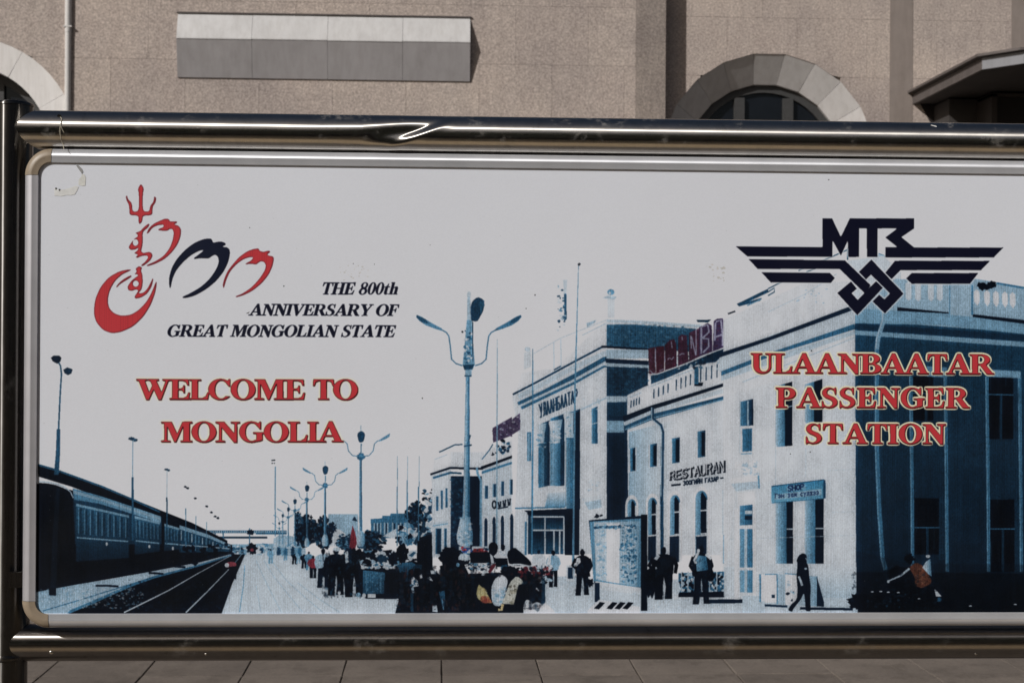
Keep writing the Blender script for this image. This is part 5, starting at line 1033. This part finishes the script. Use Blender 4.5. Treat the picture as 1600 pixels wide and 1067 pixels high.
def grow(k): return [(cx0 + (x - cx0) * k, cy0 + (y - cy0) * k if y < YR - .01 else y) for x, y in plan]
def slab_of(name, pl, z0, z1, mat):
    CN(mesh(name, [(x, y, z0) for x, y in pl] + [(x, y, z1) for x, y in pl], [tuple(range(n)), tuple(range(2 * n - 1, n - 1, -1))] + [(i, (i + 1) % n, n + (i + 1) % n, n + i) for i in range(n)], mat))
slab_of("soffit", grow(.985), zb + .004, zb + .05, M['soffit']); slab_of("roof_sheet", grow(1.02), zt + .006, zt + .03, M['tin'])
for i in range(n - 1):
    (x0, y0), (x1, y1) = plan[i], plan[i + 1]; d = Vector((x1 - x0, y1 - y0, 0)).normalized(); nn = Vector((-d.y, d.x, 0)) * .03
    CN(mesh("fascia_board", [(x0, y0, zb), (x1, y1, zb), (x1 + nn.x, y1 + nn.y, zb), (x0 + nn.x, y0 + nn.y, zb), (x0, y0, zt), (x1, y1, zt), (x1 + nn.x, y1 + nn.y, zt), (x0 + nn.x, y0 + nn.y, zt)],
            [(0, 1, 5, 4), (1, 2, 6, 5), (2, 3, 7, 6), (3, 0, 4, 7), (4, 5, 6, 7), (0, 3, 2, 1)], M['tin'] if i in (0, n - 2) else M['fascia']))
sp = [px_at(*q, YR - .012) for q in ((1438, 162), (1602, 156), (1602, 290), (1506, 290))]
CN(prism("canopy_shade", sp, YR - .012, YR - .001, plain("canopy_shade_brown", (.022, .017, .016), .7)))  # dark sheet on the wall standing in for the shade under the canopy
# dark vestibule under the canopy, with a framed panel over the doors
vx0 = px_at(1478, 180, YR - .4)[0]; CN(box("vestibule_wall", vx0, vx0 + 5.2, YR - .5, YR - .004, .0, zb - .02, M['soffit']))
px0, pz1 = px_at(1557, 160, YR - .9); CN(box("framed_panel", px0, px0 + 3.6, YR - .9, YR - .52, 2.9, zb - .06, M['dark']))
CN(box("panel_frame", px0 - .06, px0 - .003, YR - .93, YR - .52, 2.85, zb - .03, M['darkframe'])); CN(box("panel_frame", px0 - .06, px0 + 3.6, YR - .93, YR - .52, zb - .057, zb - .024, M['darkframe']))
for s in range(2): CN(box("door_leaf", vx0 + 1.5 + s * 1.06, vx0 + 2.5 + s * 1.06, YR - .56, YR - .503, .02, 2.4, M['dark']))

# ================================================================== unseen passenger train, added to darken the tubes' reflection and shade the front ground
def profile(z0, zs, zt_, hw, n=9):
    return [(-hw, z0), (hw, z0), (hw, zs)] + [(hw * math.cos(a), zs + (zt_ - zs) * math.sin(a)) for a in np.linspace(.25, math.pi - .25, n)] + [(-hw, zs)]
def carriage(x0, L, label):
    c = empty("added_carriage", label, "railway carriage", "added carriages out of view behind the camera", loc=(x0, -4.2, 0))
    pr = profile(.85, 3.35, 3.36, 1.5); body = loft("body", [[(0, y, z) for y, z in [(-1.5, .85), (1.5, .85), (1.5, 3.3), (-1.5, 3.3)]], [(L, y, z) for y, z in [(-1.5, .85), (1.5, .85), (1.5, 3.3), (-1.5, 3.3)]]], M['coach'], c, smooth=False)
    rf = [(1.52 * math.cos(a), 3.303 + .95 * math.sin(a)) for a in np.linspace(0, math.pi, 15)]
    loft("roof", [[(0, y, z) for y, z in rf], [(L, y, z) for y, z in rf]], M['coachroof'], c, smooth=True)
    for k in range(10): box("window_pane", 1.6 + k * (L - 3.2) / 10 + .2, 1.6 + (k + 1) * (L - 3.2) / 10 - .2, 1.5, 1.512, 1.95, 2.85, M['glass'], c)
    box("stripe", .05, L - .05, 1.5, 1.506, 1.55, 1.64, M['coachband'], c)
    for x in (3.2, L - 3.2):
        bo = box("bogie", x - 1.5, x + 1.5, -1.1, 1.1, .35, .84, M['iron'], c)
        for d in (-1.1, 1.1):
            loft("wheel", [[(x + d + .46 * math.cos(t), y, .555 + .46 * math.sin(t)) for t in np.linspace(0, 2 * math.pi, 20, endpoint=False)] for y in (1.12, 1.2)], M['iron'], c)
for x0, lb_ in ((-44, "added dark green railway carriage, out of view at far left behind the camera"), (-21.6, "added dark green railway carriage, out of view behind the camera"), (.8, "added dark green railway carriage, out of view to the right behind the camera")): carriage(x0, 21.8, lb_)
for y in (-4.95, -3.45): tag(box("rail", -60, 60, y - .035, y + .035, -.03, .10, M['iron']), kind='structure')
# ================================================================== the sign board
MM = .001
zT = (px_at(100, 254.3, SY)[1] + px_at(1525, 272.3, SY)[1]) / 2          # upper edge of the visible film
zB = (px_at(110, 957.9, SY)[1] + px_at(1525, 956.5, SY)[1]) / 2          # lower edge
xL = (px_at(59.7, 285, SY)[0] + px_at(57.6, 920, SY)[0]) / 2             # left edge
xR = px_at(2040, 600, SY)[0]
FW = 28 * MM
sg = empty("station_sign", "long station sign board in aluminium frame between bent steel tubes, printed with a railway station", "sign board", loc=(xL - .03, SY + .067, 0))
def SG(o, par=None):
    o.parent = par or sg; o.matrix_parent_inverse = Matrix() if par else Matrix.Translation(-Vector(sg.location)); return o
OX0, OX1, OZ0, OZ1 = xL - FW, xR + FW, zB - FW, zT + FW                  # outer edges of the frame
# printed panel: fine grid so that the film keeps its print everywhere
def film_uv(o):
    uv = o.data.uv_layers.new(name="film"); me = o.data
    for l in me.loops:
        q = me.vertices[l.vertex_index].co; uv.data[l.index].uv = ((q.x - BX0) * PPM / CW, 1 - (BZ1 - q.z) * PPM / CH)
v, f = box_vf(xL - .006, xR + .006, SY, SY + .006, zB - .006, zT + .006)
pan = SG(mesh("printed_panel", v, f, M['film'])); film_uv(pan); pan['label'] = "white printed panel with blue picture of a railway station, platform and train"
# frame of four profiles and four beige corners
SEC = [(0, -20), (0, -8), (1, -5), (3, -2), (6, .6), (10, 2.6), (14, 3.7), (16.5, 4.0), (17, 3.8), (26.2, 4.5), (27.6, 4.2), (28, 3.6), (28, .3), (28, -20)]
CR = 52 * MM
def profile_uv(o, inward):
    """u runs across the profile, v along it"""
    uv = o.data.uv_layers.new(name="profile"); me = o.data
    for l in me.loops:
        q = me.vertices[l.vertex_index].co; a = q.x * inward[0] + q.z * inward[1]; b = q.x * inward[1] + q.z * inward[0]
        uv.data[l.index].uv = (a * 4 + q.y * .5, b * .2)
def side(name, p0, p1, inward, mat):
    """profile swept from p0 to p1 along the outer edge; inward = unit (x, z) towards the panel"""
    rings = []
    for q in (p0, p1): rings.append([(q[0] + inward[0] * s * MM, SY - d * MM, q[1] + inward[1] * s * MM) for s, d in SEC])
    o = SG(loft(name, rings, mat)); profile_uv(o, inward); m_ = o.modifiers.new("edge", 'EDGE_SPLIT'); m_.split_angle = math.radians(40); return o
e = .0006
side("frame_profile", (OX0 + CR + e, OZ1), (OX1 - CR - e, OZ1), (0, -1), M['alu']); side("frame_profile", (OX0 + CR + e, OZ0), (OX1 - CR - e, OZ0), (0, 1), M['alu'])
side("frame_profile", (OX0, OZ0 + CR + e), (OX0, OZ1 - CR - e), (1, 0), M['alu_side']); side("frame_profile", (OX1, OZ0 + CR + e), (OX1, OZ1 - CR - e), (-1, 0), M['alu_side'])
for sx, sz, cx, cz in ((-1, 1, OX0 + CR, OZ1 - CR), (-1, -1, OX0 + CR, OZ0 + CR), (1, 1, OX1 - CR, OZ1 - CR), (1, -1, OX1 - CR, OZ0 + CR)):
    rings = []
    for k in range(15):
        a = math.pi / 2 * k / 14; dx, dz = sx * math.cos(a), sz * math.sin(a)
        rings.append([(cx + dx * (CR + .0006 - s * MM), SY - (d + (.7 if d > 0 else 0)) * MM, cz + dz * (CR + .0006 - s * MM)) for s, d in SEC])
    o = SG(loft("frame_corner", rings, M['corner'])); m_ = o.modifiers.new("edge", 'EDGE_SPLIT'); m_.split_angle = math.radians(40)
# the lettering and emblems: cut film laid on the panel
from mathutils.geometry import tessellate_polygon
def cut_film(name, label, glyphs):
    V, F = [], []
    for gi_, rings in enumerate(glyphs):
        y = SY - .00025 - .00004 * (gi_ % 3)
        P3 = [[Vector((BX0 + q[0] / PPM, y, BZ1 - q[1] / PPM)) for q in r] for r in rings]
        k = len(V); V += [q for r in P3 for q in r]
        F += [tuple(k + i for i in t) for t in tessellate_polygon(P3)]
    me = bpy.data.meshes.new(name); me.from_pydata([tuple(q) for q in V], [], F); me.update()
    bm = bmesh.new(); bm.from_mesh(me)
    for fc in bm.faces:
        fc.normal_update()
        if fc.normal.y > 0: fc.normal_flip()
    bm.to_mesh(me); bm.free()
    o = SG(link(name, me, M['film']), pan); film_uv(o); o['label'] = label; return o
cut_film("lettering", "red lettering WELCOME TO", MARKS['welcome']); cut_film("lettering", "red lettering MONGOLIA", MARKS['mongolia'])
cut_film("lettering", "cream-edged red lettering ULAANBAATAR", MARKS['ulaanbaatar']); cut_film("lettering", "cream-edged red lettering PASSENGER", MARKS['passenger']); cut_film("lettering", "cream-edged red lettering STATION", MARKS['station'])
cut_film("lettering", "dark italic lettering THE 800th", MARKS['eight_hundredth']); cut_film("lettering", "dark italic lettering ANNIVERSARY OF", MARKS['anniversary']); cut_film("lettering", "dark italic lettering GREAT MONGOLIAN STATE", MARKS['great_state'])
cut_film("emblem", "red and navy brush-drawn anniversary emblem with trident", MARKS['red'] + MARKS['navy']); cut_film("emblem", "black winged railway emblem with knot", MARKS['railway'])

# ------------------------------------------------------------------ tubes and posts
RT = .0375; AY = SY + .067
AU = SY + .020                                                            # the upper tube sits a little further forward
def mid_z(a, b, Y): return (px_at(*a, Y)[1] + px_at(*b, Y)[1]) / 2
zU = mid_z((100, 173.2), (1500, 192.9), AU) - RT
zD = mid_z((110, 1030.5), (1500, 1028.8), AY) + RT
xS = px_at(34, 200, AU)[0]; xE = xR + .045
def tube(name, z, x0, x1, Y, dent=None, sleeve=.032, mat=None):
    xs = [x0 + .0, x0 + .012, x0 + .03, x0 + .06]
    x = x0 + .1
    while x < x1 - .05:
        xs.append(x); x += .0022 if dent and dent[0] - .13 < x < dent[0] + .11 else .04
    xs.append(x1); n = 96; rings = []
    for i, x in enumerate(xs):
        r_ = []
        for k in range(n):
            t = 2 * math.pi * k / n; s, c = math.sin(t), math.cos(t)        # c: towards the camera, s: up
            X = x + (sleeve * s * s * max(0, 1 - i / 3.0) if i < 3 else 0)
            r = RT
            if dent:
                # a knock from the upper right: a diagonal crease, steep on its right flank, drawn out to the left
                u = (x - dent[0]); zz = s * RT
                fr = max(c, 0) ** .6
                d = u - 2.0 * (zz - .001)                                        # crease: two along for one up
                wv = .066 if d < 0 else .024
                along = math.exp(-((zz - .002) / .024) ** 2)
                r -= .0078 * math.exp(-(d / wv) ** 2) * along * fr
                r += .003 * math.exp(-((u + .042) / .03) ** 2) * math.exp(-((zz + .022) / .013) ** 2) * fr
                r += .0010 * math.exp(-((d - .034) / .016) ** 2) * along * fr
            r_.append((X, Y - c * r, z + s * r))
        rings.append(r_)
    return SG(loft(name, rings, mat or M['rail']))
xdent = px_at(641, 202, AU)[0]
tube("upper_rail", zU, xS, xE, AU, (xdent,))['label'] = "polished upper steel tube with a deep dent"
xS2 = px_at(23, 1003, AY)[0]
tube("lower_rail", zD, xS2, xE, AY, mat=M['rail_low'])
def vpost(xc, name="post"):
    ztop = px_at(20, 167, AY)[1]; zring = px_at(20, 1023, AY)[1]
    o = SG(loft(name, [circ(xc, AY, zz, RT, 48) for zz in (zring + .0005, ztop)], M['post'])); SG(loft("post_sleeve", [circ(xc, AY, .0, RT - .004, 48), circ(xc, AY, zring, RT - .004, 48)], M['post']))
    SG(loft("collar", [circ(xc, AY, zring - .006, RT - .001, 48), circ(xc, AY, zring - .004, RT + .002, 48), circ(xc, AY, zring + .004, RT + .002, 48), circ(xc, AY, zring + .006, RT - .001, 48)], M['post']))
    SG(loft("post_cap", [circ(xc, AY, ztop + .0005, RT + .0015, 48), circ(xc, AY, ztop + .004, RT + .0015, 48), circ(xc, AY, ztop + .008, RT - .004, 48), circ(xc, AY, ztop + .011, RT * .5, 48)], M['post']))
    SG(loft("base_plate", [circ(xc, AY, .001, .09, 32), circ(xc, AY, .012, .09, 32)], M['post']))
XP = px_at(19, 500, AY)[0]; vpost(XP); vpost(xR + .05)
for z in (zB + .062,):                                                   # lugs that hold the frame to the posts and tubes
    SG(box("bracket_lug", XP + .01, OX0 + .02, SY + .019, SY + .04, z - .015, z + .015, M['post'])); SG(box("bracket_lug", OX1 - .02, xR + .05, SY + .019, SY + .04, z - .015, z + .015, M['post']))
def on_tube(x, y, zc, out=0.0):
    """point on the front of a tube seen at (x, y)"""
    Y = AU if zc == zU else AY; X, Z = px_at(x, y, Y - .03); s = max(min((Z - zc) / RT, .98), -.98); return (X, Y - math.sqrt(1 - s * s) * (RT + out), zc + s * (RT + out))
def dome(name, c, r, mat, par, flat=.45):
    rings = [[(c[0] + r * q * math.cos(t), c[1] - r * flat * hgt, c[2] + r * q * math.sin(t)) for t in [2 * math.pi * k / 16 for k in range(16)]] for q, hgt in ((1, -.3), (1, .15), (.85, .6), (.5, .9), (.1, 1))]
    return SG(loft(name, rings, mat), par)
dome("rivet", on_tube(81, 1018, zD), .0042, M['rivet'], None); dome("rivet", on_tube(322, 1021, zD), .0028, M['rivet'], None); dome("rivet", on_tube(1525, 1021, zD), .0028, M['rivet'], None)
hp = on_tube(93, 182.5, zU, .0006)
SG(mesh("bolt_hole", [(hp[0] + .0042 * math.cos(t), hp[1] - .0004 + .0042 * math.sin(t) * -.6, hp[2] + .0034 * math.sin(t)) for t in [2 * math.pi * k / 16 for k in range(16)]], [tuple(range(16))], M['hole']))

# remnants of sticky tape at the upper left of the film
def scrap(name, pts, col, rough, y, par, label=None):
    P = [px_at(a, b, SY) for a, b in pts]; o = SG(prism(name, P, SY - y, SY - .0003, plain(name, col, rough, nscale=90, var=.12)), par)
    if label: o['label'] = label
    return o
scrap("tape_remnant", [(85, 294), (92, 297), (100, 296), (109, 294), (118, 290.5), (123, 292), (121, 297), (117, 304), (111, 305.5), (104, 305), (96, 307), (85, 306)], (.745, .755, .745), .3, .0005, pan, "torn scrap of clear tape")
scrap("tape_remnant", [(123, 281), (127, 276), (128, 272), (132, 273), (134, 277), (133.5, 290), (129, 291), (122.5, 289)], (.70, .705, .67), .3, .0005, pan)
scrap("tape_remnant", [(119, 259), (122, 258), (128, 264), (130, 269), (128, 272), (124, 266)], (.30, .30, .30), .5, .0007, pan)
for a, b in ((87.5, 295), (93, 297)): scrap("tape_remnant", [(a - 1.6, b - 1.2), (a + 1, b - 1.6), (a + 1.2, b + .6), (a - .4, b + 2)], (.08, .08, .08), .6, .0009, pan)

# ------------------------------------------------------------------ loose things on the sign
pts = [on_tube(95, 184, zU, .0012), on_tube(97.5, 187, zU, .0012), on_tube(96.5, 194, zU, .0012), on_tube(95.5, 202, zU, .0012), on_tube(95.3, 210, zU, .0012), on_tube(96, 218, zU, .0012), on_tube(97.5, 226, zU, .0012)]
q = px_at(99.5, 233, SY - .012); pts.append((q[0], SY - .012, q[1]))
st = rod("string", pts, .0007, M['string'], n=6); tag(st, "thin pale string hanging from the hole in the dented upper tube", "string")
tail = rod("loose_end", [on_tube(97, 198, zU, .0012), on_tube(99, 204, zU, .0014), on_tube(101.5, 208, zU, .0012)], .0005, M['string'], st, n=6)
a = on_tube(1456, 195.2, zU, .0008); b_ = on_tube(1464, 197.6, zU, .0008)
ps = mesh("paper_scrap", [(a[0], a[1], a[2]), (b_[0], b_[1], b_[2]), (b_[0], b_[1] - .0006, b_[2] - .0017), (a[0] + .001, a[1] - .0006, a[2] - .0014), (a[0], a[1] + .001, a[2] + .0004), (b_[0], b_[1] + .001, b_[2] + .0004)],
          [(0, 1, 2, 3), (4, 5, 1, 0), (3, 2, 5, 4), (0, 3, 4), (1, 5, 2)], M['paper']); tag(ps, "tiny white paper scrap stuck on the upper tube near its right end", "paper scrap")
